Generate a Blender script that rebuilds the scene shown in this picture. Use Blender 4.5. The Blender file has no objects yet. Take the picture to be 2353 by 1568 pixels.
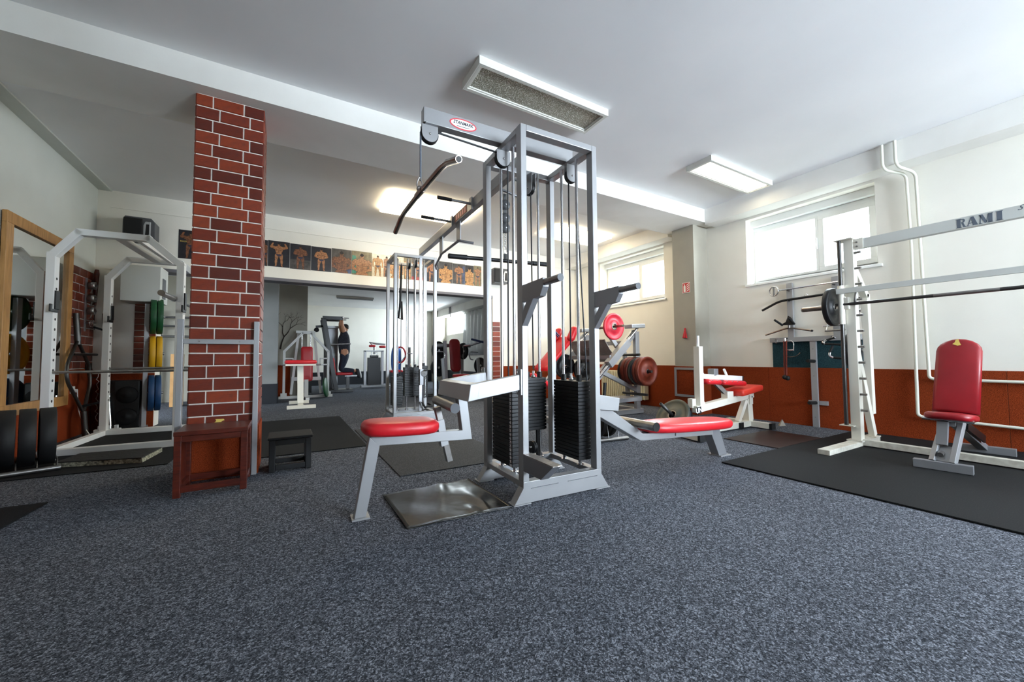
import bpy, bmesh, math, random
from mathutils import Vector, Matrix, Euler
random.seed(7)
SC = bpy.context.scene
COL = SC.collection
# ---------------------------------------------------------------- camera
cd = bpy.data.cameras.new('camera'); cam = bpy.data.objects.new('camera', cd); COL.objects.link(cam)
cd.sensor_width = 36.0; cd.lens = 13.684; cd.clip_start = 0.02; cd.clip_end = 300
CF = Vector((0.50229416, 0.86364852, 0.0425655)); CR = Vector((0.86456131, -0.50247802, -0.00704087)); CU = Vector((-0.01530739, -0.04033707, 0.99906887))
cam.matrix_world = Matrix(((CR.x, CU.x, -CF.x, 0), (CR.y, CU.y, -CF.y, 0), (CR.z, CU.z, -CF.z, 0.87), (0, 0, 0, 1)))
SC.camera = cam
# ---------------------------------------------------------------- world, daylight, exposure
SC.view_settings.view_transform = 'Standard'
try: SC.view_settings.look = 'None'
except Exception: pass
SC.view_settings.gamma = 1.0; SC.view_settings.use_curve_mapping = False
SC.view_settings.exposure = 0.75
SC.cycles.use_denoising = True
SC.cycles.max_bounces = 10; SC.cycles.diffuse_bounces = 6; SC.cycles.glossy_bounces = 5; SC.cycles.transparent_max_bounces = 16
SC.cycles.sample_clamp_indirect = 6.0
SC.cycles.caustics_reflective = False; SC.cycles.caustics_refractive = False
W = bpy.data.worlds.new('sky'); SC.world = W; W.use_nodes = True
wt = W.node_tree; wn = wt.nodes['Background']; wn.inputs[1].default_value = 7.0
wc = wt.nodes.new('ShaderNodeTexCoord'); wx = wt.nodes.new('ShaderNodeSeparateXYZ'); wr_ = wt.nodes.new('ShaderNodeValToRGB')      # pale sky above the horizon, grey ground below it
wr_.color_ramp.elements[0].position = 0.48; wr_.color_ramp.elements[0].color = (0.22, 0.23, 0.20, 1); wr_.color_ramp.elements[1].position = 0.52; wr_.color_ramp.elements[1].color = (0.80, 0.90, 1.0, 1)
wm = wt.nodes.new('ShaderNodeMath'); wm.operation = 'MULTIPLY_ADD'; wm.inputs[1].default_value = 0.5; wm.inputs[2].default_value = 0.5
wt.links.new(wc.outputs['Generated'], wx.inputs[0]); wt.links.new(wx.outputs['Z'], wm.inputs[0]); wt.links.new(wm.outputs[0], wr_.inputs[0]); wt.links.new(wr_.outputs[0], wn.inputs[0])
def window_light(name, x, y, z, sy, sz, energy, facing, color=(0.86, 0.94, 1.0)):
    """area light outside a window; the one behind the camera is added fill"""
    l = bpy.data.lights.new(name, 'AREA'); l.shape = 'RECTANGLE'; l.size = sy; l.size_y = sz; l.energy = energy; l.color = color
    o = bpy.data.objects.new(name, l); COL.objects.link(o); o.location = (x, y, z)
    o.rotation_euler = Vector(facing).to_track_quat('-Z', 'Y').to_euler()
    return o
window_light('daylight_and_fill', 6.62, 1.80, 2.75, 2.2, 1.4, 330, (-1, 0.6, -0.45))
window_light('daylight_and_fill', 6.50, 5.22, 2.75, 1.8, 1.3, 190, (-1, 0, -0.4))
window_light('daylight_and_fill', 6.50, -1.0, 2.75, 1.8, 1.3, 150, (-1, 0.1, -0.4))
window_light('daylight_and_fill', 5.52, 12.86, 2.11, 1.75, 0.80, 210, (-1, 0, 0))
window_light('daylight_and_fill', 3.70, -5.10, 1.65, 2.9, 1.7, 900, (-0.25, 0.75, 1.0), (0.80, 0.88, 1.0))  # added fill from behind the camera, aimed up to brighten the ceiling

# ---------------------------------------------------------------- materials
def lin(h):
    h = h.lstrip('#'); v = [int(h[i:i+2], 16) / 255 for i in (0, 2, 4)]
    return tuple(x / 12.92 if x <= 0.04045 else ((x + 0.055) / 1.055) ** 2.4 for x in v) + (1,)
M = {}
class NT:
    def __init__(s, name):
        s.m = bpy.data.materials.new(name); s.m.use_nodes = True; s.t = s.m.node_tree; s.b = s.t.nodes['Principled BSDF']; M[name] = s.m
    def n(s, kind, **kw):
        x = s.t.nodes.new(kind)
        for k, v in kw.items(): setattr(x, k, v)
        return x
    def l(s, a, b): s.t.links.new(a, b)
    def coord(s, which='Object', scale=None):
        tc = s.n('ShaderNodeTexCoord')
        if scale is None: return tc.outputs[which]
        mp = s.n('ShaderNodeMapping'); mp.inputs['Scale'].default_value = scale if hasattr(scale, '__len__') else (scale,) * 3
        s.l(tc.outputs[which], mp.inputs[0]); return mp.outputs[0]
    def noise(s, vec, scale, detail=2.0, rough=0.5):
        x = s.n('ShaderNodeTexNoise'); x.inputs['Scale'].default_value = scale; x.inputs['Detail'].default_value = detail; x.inputs['Roughness'].default_value = rough
        s.l(vec, x.inputs['Vector']); return x.outputs['Fac']
    def ramp(s, fac, stops):
        r = s.n('ShaderNodeValToRGB'); e = r.color_ramp.elements
        while len(e) < len(stops): e.new(0.5)
        for q, (p, c) in zip(e, stops): q.position = p; q.color = c
        s.l(fac, r.inputs[0]); return r.outputs[0]
    def bump(s, h, strength, dist=0.002):
        b = s.n('ShaderNodeBump'); b.inputs['Strength'].default_value = strength; b.inputs['Distance'].default_value = dist
        s.l(h, b.inputs['Height']); s.l(b.outputs[0], s.b.inputs['Normal'])
    def mix(s, fac, a, b):
        x = s.n('ShaderNodeMixRGB')
        for i, v in ((0, fac), (1, a), (2, b)):
            if isinstance(v, (int, float)): x.inputs[i].default_value = v
            elif isinstance(v, tuple): x.inputs[i].default_value = v
            else: s.l(v, x.inputs[i])
        return x.outputs[0]
    def col(s, c): s.l(c, s.b.inputs['Base Color'])
def plain(name, color, rough=0.5, metal=0.0, spec=0.5, bump=None, var=None, coat=0.0, coord='Object'):
    k = NT(name); b = k.b; b.inputs['Base Color'].default_value = lin(color); b.inputs['Roughness'].default_value = rough; b.inputs['Metallic'].default_value = metal
    b.inputs['Specular IOR Level'].default_value = spec; b.inputs['Coat Weight'].default_value = coat
    if bump or var:
        v = k.coord(coord)
        if bump: k.bump(k.noise(v, bump[0], 4), bump[1], bump[2] if len(bump) > 2 else 0.002)
        if var: k.col(k.ramp(k.noise(v, var[0], 4), [(0.3, lin(var[1])), (0.7, lin(color))]))
    return k.m
def speckle(name, stops, scale, rough=0.9, bumpd=0.003, spec=0.2, big=None, detail=2):
    k = NT(name); v = k.coord('Object'); f = k.noise(v, scale, detail, 0.82 if detail > 3 else 0.7); c = k.ramp(f, [(p, lin(h)) for p, h in stops])
    if big:
        g = k.ramp(k.noise(v, big[0], 3), [(0.3, (big[1],) * 3 + (1,)), (0.7, (1, 1, 1, 1))]); x = k.n('ShaderNodeMixRGB', blend_type='MULTIPLY'); x.inputs[0].default_value = 1
        k.l(c, x.inputs[1]); k.l(g, x.inputs[2]); c = x.outputs[0]
    k.col(c); k.b.inputs['Roughness'].default_value = rough; k.b.inputs['Specular IOR Level'].default_value = spec; k.bump(f, 0.5, bumpd); return k.m
def chipped(name, color, chip, rough=0.4):
    k = NT(name); v = k.coord('Object'); f = k.noise(v, 22, 6, 0.75); g = k.noise(v, 2.5, 2)
    d = k.ramp(f, [(0.27, lin(chip)), (0.31, lin(color))]); e = k.ramp(g, [(0.3, lin(color)), (0.75, (1, 1, 1, 1))])
    k.col(k.mix(k.ramp(g, [(0.42, (0, 0, 0, 1)), (0.5, (1, 1, 1, 1))]), d, lin(color))); k.b.inputs['Roughness'].default_value = rough
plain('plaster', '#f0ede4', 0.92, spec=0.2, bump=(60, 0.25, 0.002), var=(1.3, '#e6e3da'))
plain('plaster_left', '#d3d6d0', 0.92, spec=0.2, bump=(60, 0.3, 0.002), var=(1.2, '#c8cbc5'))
plain('ceiling_paint', '#f1f1f2', 0.95, spec=0.15, bump=(9, 0.12, 0.004), var=(0.8, '#e7e8ea'))
plain('beam_paint', '#ecebe7', 0.95, spec=0.15, bump=(30, 0.2, 0.003), var=(1.5, '#dedcd6'))
plain('soffit_paint', '#b4b2ac', 0.95, spec=0.1, bump=(30, 0.2, 0.003), var=(1.5, '#a9a7a2'))
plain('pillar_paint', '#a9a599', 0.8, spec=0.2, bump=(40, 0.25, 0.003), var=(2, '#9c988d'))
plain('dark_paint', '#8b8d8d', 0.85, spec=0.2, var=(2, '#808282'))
plain('dark_skirting', '#23262c', 0.6, spec=0.3)
plain('lintel_edge', '#6f6e74', 0.7, spec=0.3)
k = NT('carpet'); v = k.coord('Object', (1.0, 1.0, 0.0)); vs_ = []
for sc_ in (270, 120):
    x = k.n('ShaderNodeTexVoronoi'); x.inputs['Scale'].default_value = sc_; k.l(v, x.inputs['Vector']); y = k.n('ShaderNodeSeparateColor'); k.l(x.outputs['Color'], y.inputs[0]); vs_.append(y.outputs[0])
f = k.mix(0.36, vs_[0], vs_[1]); c = k.ramp(f, [(0.14, lin('#2b2e33')), (0.42, lin('#474a51')), (0.64, lin('#61656e')), (0.88, lin('#959aa5'))]); g = k.ramp(k.noise(v, 1.1, 3), [(0.3, (0.84, 0.84, 0.84, 1)), (0.7, (1, 1, 1, 1))])
x = k.n('ShaderNodeMixRGB', blend_type='MULTIPLY'); x.inputs[0].default_value = 1; k.l(c, x.inputs[1]); k.l(g, x.inputs[2]); k.col(x.outputs[0]); k.b.inputs['Roughness'].default_value = 1.0; k.b.inputs['Specular IOR Level'].default_value = 0.05
speckle('rubber_mat', [(0.40, '#101112'), (0.62, '#191a1c'), (0.70, '#2c2e32')], 170, 0.8, 0.001, 0.2)
speckle('rubber_mat_grey', [(0.36, '#2c2d2f'), (0.55, '#404245'), (0.70, '#5f6164')], 170, 0.75, 0.001, 0.15)
speckle('rubber_red', [(0.33, '#46190c'), (0.48, '#843518'), (0.60, '#97411f'), (0.75, '#b05a33')], 230, 0.95, 0.003, 0.1, big=(0.8, 0.85))
speckle('rubber_green', [(0.36, '#15262a'), (0.52, '#27424a'), (0.70, '#3c5a62')], 230, 0.95, 0.003, 0.1)
plain('brown_mat', '#221d1c', 0.4, spec=0.35, bump=(90, 0.1), var=(3, '#2f2522'))
plain('shiny_rubber', '#131312', 0.20, spec=0.35, bump=(6, 0.25, 0.012), var=(3, '#1f1c17'))
plain('foam_crumb', '#b8b59e', 0.95, bump=(60, 0.8, 0.006), var=(55, '#3a3a34'))
plain('pebbled_rubber', '#0d0e0f', 0.6, bump=(45, 1.0, 0.01))
plain('silver_paint', '#a8a9ab', 0.38, 0.40, bump=(300, 0.06, 0.0006), var=(4, '#a0a1a3'))
plain('pale_silver_paint', '#a6a7a9', 0.42, 0.45, bump=(300, 0.06, 0.0006), var=(4, '#9fa0a2'))
plain('dark_silver_paint', '#8b8c90', 0.38, 0.4)
plain('steel', '#c9c9cc', 0.22, 0.95)
plain('dull_steel', '#9a9897', 0.36, 0.9, var=(14, '#817e7b'))
plain('chrome', '#e2e2e4', 0.08, 1.0)
plain('brown_chrome', '#7c6f66', 0.22, 0.9, var=(9, '#9a9088'))
plain('dark_rod', '#4c4b4a', 0.35, 0.8)
plain('black_plastic', '#0e0f11', 0.42, spec=0.5)
plain('black_paint', '#0e0f11', 0.35, 0.2)
plain('black_rubber', '#0f1012', 0.6, spec=0.4)
plain('iron_black', '#111215', 0.45, 0.2, bump=(120, 0.15))
plain('stack_black', '#0f1013', 0.42, 0.1, spec=0.45, bump=(200, 0.08))
plain('cable_black', '#26272b', 0.5, bump=(400, 0.6, 0.002))
plain('cable_grey', '#6c7380', 0.4, 0.4, bump=(400, 0.6, 0.002))
plain('cap_dark', '#4a4d54', 0.5)
chipped('white_paint', '#e6e7e6', '#5b5a57'); chipped('cream_paint', '#e5e2d6', '#8a8478'); plain('worn_white', '#d8d6cb', 0.55, var=(26, '#bdb9ad'), bump=(80, 0.3))
plain('red_vinyl', '#d3202a', 0.38, spec=0.5, bump=(22, 0.22, 0.006), var=(3, '#c91b26'))
plain('dark_red_vinyl', '#850d18', 0.36, spec=0.5, bump=(14, 0.2, 0.006), var=(5, '#94121d'))
plain('orange_red_vinyl', '#d83a2b', 0.42, spec=0.4, bump=(22, 0.15, 0.004))
plain('yellow_foam', '#d9bf62', 0.9)
plain('red_paint', '#cf2a3c', 0.4, 0.1, var=(12, '#c02134')); plain('brown_iron', '#762a14', 0.5, 0.3, bump=(60, 0.3), var=(9, '#592010')); plain('dark_brown_iron', '#4b2a20', 0.5, 0.3, bump=(60, 0.3))
plain('green_iron', '#4a514e', 0.5, 0.4, bump=(60, 0.3), var=(8, '#5d5a4e')); plain('blue_black_iron', '#1f2a36', 0.45, 0.3)
plain('green_rubber', '#14502b', 0.5); plain('yellow_rubber', '#d19d12', 0.5); plain('blue_rubber', '#123a63', 0.5)
k = NT('glazed_tile'); oi = k.n('ShaderNodeObjectInfo'); v = k.coord('Object'); f = k.noise(v, 26, 4, 0.6)
c1 = k.ramp(oi.outputs['Random'], [(0.0, lin('#5a2419')), (0.5, lin('#7f321e')), (1.0, lin('#954024'))]); c2 = k.mix(k.ramp(f, [(0.35, (0, 0, 0, 1)), (0.75, (0.5, 0.5, 0.5, 1))]), c1, lin('#4a2a2a'))
k.col(c2); k.b.inputs['Roughness'].default_value = 0.3; mp = k.coord('Object', (8, 8, 34)); k.bump(k.noise(mp, 4, 3), 0.5, 0.003)
plain('grout', '#ece8de', 0.9); plain('brown_grout', '#8a6f50', 0.9)
k = NT('pine'); v = k.coord('Object', (9, 9, 1.2)); f = k.noise(v, 5, 4); k.col(k.ramp(f, [(0.3, lin('#9a6f3e')), (0.7, lin('#b98a52'))])); k.b.inputs['Roughness'].default_value = 0.5
k = NT('mahogany'); v = k.coord('Object', (2, 14, 14)); f = k.noise(v, 5, 4); k.col(k.ramp(f, [(0.3, lin('#3d140c')), (0.7, lin('#5f2416'))])); k.b.inputs['Roughness'].default_value = 0.32; k.b.inputs['Specular IOR Level'].default_value = 0.5
k = NT('mirror'); k.b.inputs['Metallic'].default_value = 1; k.b.inputs['Roughness'].default_value = 0.02; k.b.inputs['Base Color'].default_value = (0.86, 0.88, 0.87, 1)
k = NT('window_glass'); t = k.t; t.nodes.remove(k.b); tr = k.n('ShaderNodeBsdfTransparent'); gl = k.n('ShaderNodeBsdfGlossy'); gl.inputs['Roughness'].default_value = 0.02; mx = k.n('ShaderNodeMixShader'); mx.inputs[0].default_value = 0.06
tr.inputs[0].default_value = (0.96, 0.98, 0.98, 1); k.l(tr.outputs[0], mx.inputs[1]); k.l(gl.outputs[0], mx.inputs[2]); k.l(mx.outputs[0], t.nodes['Material Output'].inputs[0])
def lamp_mat(name, color, strength):
    k = NT(name); k.b.inputs['Base Color'].default_value = (0.9, 0.9, 0.9, 1); k.b.inputs['Emission Color'].default_value = lin(color); k.b.inputs['Emission Strength'].default_value = strength; return k.m
lamp_mat('lit_diffuser', '#ffe9c0', 8.0); lamp_mat('lit_diffuser_white', '#fff3d6', 5.0)
k = NT('prism_diffuser'); v = k.coord('Object'); f = k.noise(v, 130, 1); k.col(k.ramp(f, [(0.42, lin('#8a8878')), (0.58, lin('#a9a898')), (0.68, lin('#f0f0e8'))])); k.b.inputs['Roughness'].default_value = 0.25; k.bump(f, 1.0, 0.004)
plain('tube_glass', '#c6ccd2', 0.3)
plain('lamp_housing', '#d9d9d2', 0.5); plain('window_pvc', '#eef0ee', 0.35); plain('radiator_enamel', '#d3c8a8', 0.4); plain('pipe_enamel', '#dcdcd0', 0.35)
plain('cabinet_white', '#cdd0cc', 0.5); plain('speaker_grey', '#55575b', 0.5); plain('speaker_silver', '#b9bcc0', 0.35, 0.4); plain('grille_black', '#0d0e10', 0.7, bump=(300, 0.4))
plain('sign_red', '#c4242b', 0.45); plain('sign_white', '#f2efe8', 0.5); plain('decal_white', '#f6f4f4', 0.45); plain('decal_red', '#d9404c', 0.45); plain('ink_dark', '#22242c', 0.5); plain('ink_slate', '#5d6672', 0.5); plain('ink_black', '#101114', 0.5); plain('ink_white', '#ffffff', 0.6)
plain('label_red', '#9d3324', 0.6, var=(30, '#7a3a30')); plain('wood_block', '#b98c55', 0.6, var=(6, '#a67b48')); plain('white_plastic', '#e8e8e4', 0.4); plain('paper', '#8f887c', 0.9)
plain('skin', '#c48c6c', 0.55); plain('hair', '#1d1612', 0.6); plain('navy_cloth', '#1d2433', 0.85, var=(30, '#2c3242')); plain('black_cloth', '#15161c', 0.9, var=(40, '#3a3b46')); plain('shoe', '#2c2d31', 0.6)
plain('bark', '#2a211c', 0.9); plain('rope_red', '#6e2a1c', 0.8, bump=(200, 0.6)); plain('blue_plastic', '#1f5fb0', 0.4); plain('blue_strap', '#24315c', 0.6)
k = NT('plastic_sheet'); k.b.inputs['Base Color'].default_value = lin('#d4d6d6'); k.b.inputs['Roughness'].default_value = 0.25; k.b.inputs['Alpha'].default_value = 0.7
k = NT('diamond_plate'); v = k.coord('Object'); vo = k.n('ShaderNodeTexVoronoi'); vo.inputs['Scale'].default_value = 26; k.l(v, vo.inputs['Vector']); k.b.inputs['Base Color'].default_value = lin('#a39d97'); k.b.inputs['Metallic'].default_value = 0.6; k.b.inputs['Roughness'].default_value = 0.35
k.bump(k.ramp(vo.outputs['Distance'], [(0.2, (1, 1, 1, 1)), (0.45, (0, 0, 0, 1))]), 1.0, 0.004)
def print_mat(name, a, b, scale=14): 
    k = NT(name); f = k.noise(k.coord('Object'), scale, 4, 0.6); k.col(k.ramp(f, [(0.36, lin(a)), (0.64, lin(b))])); k.b.inputs['Roughness'].default_value = 0.35; return k.m
print_mat('print_skin', '#7a4a2e', '#b98357', 40); print_mat('print_dark_skin', '#4a2a1a', '#8f5c3c', 40); print_mat('print_gold_skin', '#94602f', '#cf9d62', 40)
plain('print_shade', '#2a1810', 0.4)
print_mat('print_night', '#14141a', '#24222a'); print_mat('print_slate', '#33302e', '#56514c'); print_mat('print_olive', '#5c5236', '#857a58'); print_mat('print_marble', '#b7a686', '#e4dcc4', 30); print_mat('print_blue', '#2a3350', '#465478'); print_mat('print_cream', '#cfc4a8', '#efe8d4', 9)
print_mat('print_trunks', '#1b1c2a', '#3a3550'); print_mat('print_red', '#7d2a2c', '#b8433c'); print_mat('print_green', '#1f6a58', '#37907a')

# ---------------------------------------------------------------- mesh builder
class MB:
    def __init__(s): s.v = []; s.f = []; s.sm = []
    def add(s, vs, fs, smooth=False):
        n = len(s.v); s.v += [Vector(p) for p in vs]; s.f += [tuple(i + n for i in q) for q in fs]; s.sm += [smooth] * len(fs); return s
    def box(s, x0, x1, y0, y1, z0, z1):
        x0, x1 = min(x0, x1), max(x0, x1); y0, y1 = min(y0, y1), max(y0, y1); z0, z1 = min(z0, z1), max(z0, z1)
        return s.add([(x0, y0, z0), (x1, y0, z0), (x1, y1, z0), (x0, y1, z0), (x0, y0, z1), (x1, y0, z1), (x1, y1, z1), (x0, y1, z1)],
                     [(3, 2, 1, 0), (4, 5, 6, 7), (0, 1, 5, 4), (1, 2, 6, 5), (2, 3, 7, 6), (3, 0, 4, 7)])
    def bar(s, p, q, w, h, up=(0, 0, 1)):
        p, q, up = Vector(p), Vector(q), Vector(up); d = (q - p).normalized(); a = d.cross(up)
        if a.length < 1e-4: a = d.cross(Vector((0, 1, 0)))
        a.normalize(); b = a.cross(d).normalized(); a *= w / 2; b *= h / 2
        r = [p - a - b, p + a - b, p + a + b, p - a + b, q - a - b, q + a - b, q + a + b, q - a + b]
        return s.add(r, [(0, 1, 2, 3), (7, 6, 5, 4), (4, 5, 1, 0), (5, 6, 2, 1), (6, 7, 3, 2), (7, 4, 0, 3)])
    def tube(s, pts, r, seg=10, closed=False, caps=True):
        P = [Vector(p) for p in pts]; n = len(P); R = r if hasattr(r, '__len__') else [r] * n; vs = []; fs = []; prev = None
        for i in range(n):
            if closed: d = (P[(i + 1) % n] - P[i - 1])
            else: d = (P[min(i + 1, n - 1)] - P[max(i - 1, 0)])
            d.normalize()
            if prev is None:
                a = d.cross(Vector((0, 0, 1)))
                if a.length < 1e-3: a = d.cross(Vector((1, 0, 0)))
            else: a = prev - d * prev.dot(d)
            a.normalize(); prev = a; b = d.cross(a)
            for j in range(seg):
                t = 2 * math.pi * j / seg; vs.append(P[i] + (a * math.cos(t) + b * math.sin(t)) * R[i])
        m = n if closed else n - 1
        for i in range(m):
            k0 = i * seg; k1 = ((i + 1) % n) * seg
            for j in range(seg): fs.append((k0 + j, k0 + (j + 1) % seg, k1 + (j + 1) % seg, k1 + j))
        s.add(vs, fs, True)
        if caps and not closed:
            s.add(vs[:seg], [tuple(range(seg))[::-1]]); s.add(vs[-seg:], [tuple(range(seg))])
        return s
    def cyl(s, p, q, r, seg=16): return s.tube([p, q], r, seg)
    def lathe(s, c, axis, prof, seg=32, smooth=True):
        c = Vector(c); d = Vector(axis).normalized(); a = d.cross(Vector((0, 0, 1)))
        if a.length < 1e-3: a = d.cross(Vector((1, 0, 0)))
        a.normalize(); b = d.cross(a); vs = []; fs = []
        for r, t in prof:
            for j in range(seg):
                u = 2 * math.pi * j / seg; vs.append(c + d * t + (a * math.cos(u) + b * math.sin(u)) * max(r, 1e-5))
        for i in range(len(prof) - 1):
            for j in range(seg): fs.append((i * seg + j, i * seg + (j + 1) % seg, (i + 1) * seg + (j + 1) % seg, (i + 1) * seg + j))
        return s.add(vs, fs, smooth)
    def prism(s, poly, ax, a, b):
        i = 'xyz'.index(ax); f = lambda u, v, w: ((w, u, v), (u, w, v), (u, v, w))[i]; n = len(poly)
        ar = sum(poly[k][0] * poly[(k + 1) % n][1] - poly[(k + 1) % n][0] * poly[k][1] for k in range(n))
        if ar < 0: poly = poly[::-1]
        a, b = min(a, b), max(a, b)
        vs = [f(u, v, a) for u, v in poly] + [f(u, v, b) for u, v in poly]
        fs = [tuple(range(n))[::-1], tuple(range(n, 2 * n))] + [(k, (k + 1) % n, n + (k + 1) % n, n + k) for k in range(n)]
        if i == 1: fs = [q[::-1] for q in fs]
        return s.add(vs, fs)
    def ell(s, c, r, seg=16, rings=10, mat=None):
        c = Vector(c); vs = []; fs = []
        for i in range(rings + 1):
            t = math.pi * i / rings
            for j in range(seg):
                u = 2 * math.pi * j / seg; p = Vector((r[0] * math.sin(t) * math.cos(u), r[1] * math.sin(t) * math.sin(u), r[2] * math.cos(t)))
                vs.append(c + (mat @ p if mat else p))
        for i in range(rings):
            for j in range(seg): fs.append((i * seg + j, (i + 1) * seg + j, (i + 1) * seg + (j + 1) % seg, i * seg + (j + 1) % seg))
        return s.add(vs, fs, True)
    def pad(s, outline, t, mat, e=None, crown=0.0):
        """upholstered pad: outline (2-D, ccw) with rolled edges, thickness t along local z, placed by matrix"""
        n = len(outline); e = e or t * 0.42; cx = sum(p[0] for p in outline) / n; cy = sum(p[1] for p in outline) / n
        def inset(d):
            o = []
            for i in range(n):
                p0, p1, p2 = Vector(outline[i - 1]), Vector(outline[i]), Vector(outline[(i + 1) % n]); a = (p1 - p0).normalized(); b = (p2 - p1).normalized(); nn = Vector((-(a.y + b.y), a.x + b.x))
                if nn.length > 1e-6: nn.normalize()
                o.append(p1 + nn * d)
            return o
        rings = []
        for th in (-90, -55, -25, 0, 25, 55, 90): rings.append((e * (1 - math.cos(math.radians(th))), (-t / 2 + e if th < 0 else t / 2 - e if th > 0 else 0) + e * math.sin(math.radians(th))))
        vs = []; fs = []
        for d, z in rings: vs += [mat @ Vector((q.x, q.y, z)) for q in inset(d)]
        k = len(rings)
        for sc, dz in ((0.6, 0.7), (0.25, 0.95)): vs += [mat @ Vector((cx + (q.x - cx) * sc, cy + (q.y - cy) * sc, t / 2 + crown * dz)) for q in inset(e)]
        for i in range(k + 1):
            for j in range(n): fs.append((i * n + j, i * n + (j + 1) % n, (i + 1) * n + (j + 1) % n, (i + 1) * n + j))
        fs.append(tuple((k + 1) * n + j for j in range(n))); fs.append(tuple(range(n))[::-1])
        return s.add(vs, fs, True)
    def mesh(s, name):
        me = bpy.data.meshes.new(name); me.from_pydata([tuple(p) for p in s.v], [], s.f); me.polygons.foreach_set('use_smooth', s.sm); me.update(); return me
def oval(w, h, n=28, p=2.6):
    o = []
    for i in range(n):
        t = 2 * math.pi * i / n; c, q = math.cos(t), math.sin(t); o.append((w / 2 * math.copysign(abs(c) ** (2 / p), c), h / 2 * math.copysign(abs(q) ** (2 / p), q)))
    return o
def rrect(w, h, r, n=5):
    o = []
    for cx, cy, a0 in ((w / 2 - r, -h / 2 + r, -90), (w / 2 - r, h / 2 - r, 0), (-w / 2 + r, h / 2 - r, 90), (-w / 2 + r, -h / 2 + r, 180)):
        for i in range(n + 1): t = math.radians(a0 + 90 * i / n); o.append((cx + r * math.cos(t), cy + r * math.sin(t)))
    return o
def frame(o, x, y):
    x = Vector(x).normalized(); y = Vector(y); z = x.cross(y).normalized(); y = z.cross(x)
    return Matrix(((x.x, y.x, z.x, o[0]), (x.y, y.y, z.y, o[1]), (x.z, y.z, z.z, o[2]), (0, 0, 0, 1)))
def link(name, me, mat, parent=None, bev=0.0, inv=None):
    o = bpy.data.objects.new(name, me); COL.objects.link(o)
    if mat and not me.materials: me.materials.append(M[mat])
    if parent is not None: o.parent = parent
    if bev:
        b = o.modifiers.new('edge', 'BEVEL'); b.width = bev; b.segments = 2; b.limit_method = 'ANGLE'; b.angle_limit = math.radians(40); b.harden_normals = False
    return o
class Thing:
    """top-level thing: an Empty at its base; parts are written in world coordinates unless local=True"""
    def __init__(s, name, label, cat, loc=(0, 0, 0), rz=0.0, group=None):
        s.o = bpy.data.objects.new(name, None); COL.objects.link(s.o); s.o.empty_display_size = 0.1; s.o.location = loc; s.o.rotation_euler = (0, 0, rz)
        s.o['label'] = label; s.o['category'] = cat
        if group: s.o['group'] = group
        s.inv = (Matrix.Translation(loc) @ Matrix.Rotation(rz, 4, 'Z')).inverted()
    def part(s, name, mb, mat, parent=None, bev=0.0, local=False, label=None):
        if not local: mb.v = [s.inv @ p for p in mb.v]
        o = link(name, mb.mesh(name), mat, parent or s.o, bev)
        if label: o['label'] = label
        return o
def solo(name, mb, mat, label, cat, loc=None, group=None, bev=0.0, kind=None):
    """top-level thing that is one mesh, origin at its base"""
    if loc is None:
        n = len(mb.v); loc = Vector((sum(p.x for p in mb.v) / n, sum(p.y for p in mb.v) / n, min(p.z for p in mb.v)))
    loc = Vector(loc); mb.v = [p - loc for p in mb.v]; o = link(name, mb.mesh(name), mat, None, bev); o.location = loc; o['label'] = label; o['category'] = cat
    if group: o['group'] = group
    if kind: o['kind'] = kind
    return o
def struct(name, mb, mat, parent=None, bev=0.0, label=None):
    o = link(name, mb.mesh(name), mat, parent, bev)
    if parent is None: o['kind'] = 'structure'
    if label: o['label'] = label
    return o
def copy_part(o, parent, dloc=(0, 0, 0)):
    c = o.copy(); COL.objects.link(c); c.parent = parent; c.location = o.location + Vector(dloc); return c
def text_mesh(body, size, mat4, extrude=0.0004, shear=0.0, bold=0.0, spacing=1.0, sx=1.0):
    cu = bpy.data.curves.new('lettering', 'FONT'); cu.body = body; cu.size = size; cu.align_x = 'CENTER'; cu.align_y = 'CENTER'; cu.extrude = extrude; cu.shear = shear; cu.offset = bold; cu.space_character = spacing; cu.resolution_u = 3
    o = bpy.data.objects.new('lettering', cu); COL.objects.link(o); dg = bpy.context.evaluated_depsgraph_get(); me = bpy.data.meshes.new_from_object(o.evaluated_get(dg)); bpy.data.objects.remove(o); bpy.data.curves.remove(cu)
    me.transform(mat4 @ Matrix.Diagonal((sx, 1, 1, 1))); me.materials.clear(); return me
# ================================================================ the room
XL, XW, YB, YF = -2.09, 5.62, 6.83, -4.2
SOF, CEIL = 2.86, 3.057
struct('floor', MB().box(-4.5, 6.0, YF - 0.2, 14.4, -0.12, 0.0), 'carpet')
struct('ceiling', MB().box(XL - 0.2, XW + 0.35, YF - 0.2, 7.06, CEIL, CEIL + 0.15), 'ceiling_paint')
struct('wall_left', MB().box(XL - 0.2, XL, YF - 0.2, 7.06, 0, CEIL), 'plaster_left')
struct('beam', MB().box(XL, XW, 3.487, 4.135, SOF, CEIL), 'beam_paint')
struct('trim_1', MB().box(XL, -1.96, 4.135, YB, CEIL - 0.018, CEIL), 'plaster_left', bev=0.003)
# window wall
wr = MB(); z0, z1 = 1.87, 2.79
ys = [YF - 0.2, -1.70, -0.30, 1.64, 3.04, 4.43, 6.0, 7.06]
wr.box(XW, XW + 0.33, ys[0], ys[-1], 0, z0); wr.box(XW, XW + 0.33, ys[0], ys[-1], z1, CEIL)
for a, b in ((0, 1), (2, 3), (4, 5), (6, 7)): wr.box(XW, XW + 0.33, ys[a], ys[b], z0, z1)
WR = struct('wall_right', wr, 'plaster')
struct('cornice', MB().box(5.36, XW, YF, 3.487, 2.822, CEIL), 'beam_paint', bev=0.004)
struct('cornice', MB().box(5.36, XW, 4.135, YB, 2.822, CEIL), 'beam_paint', bev=0.004)
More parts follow.
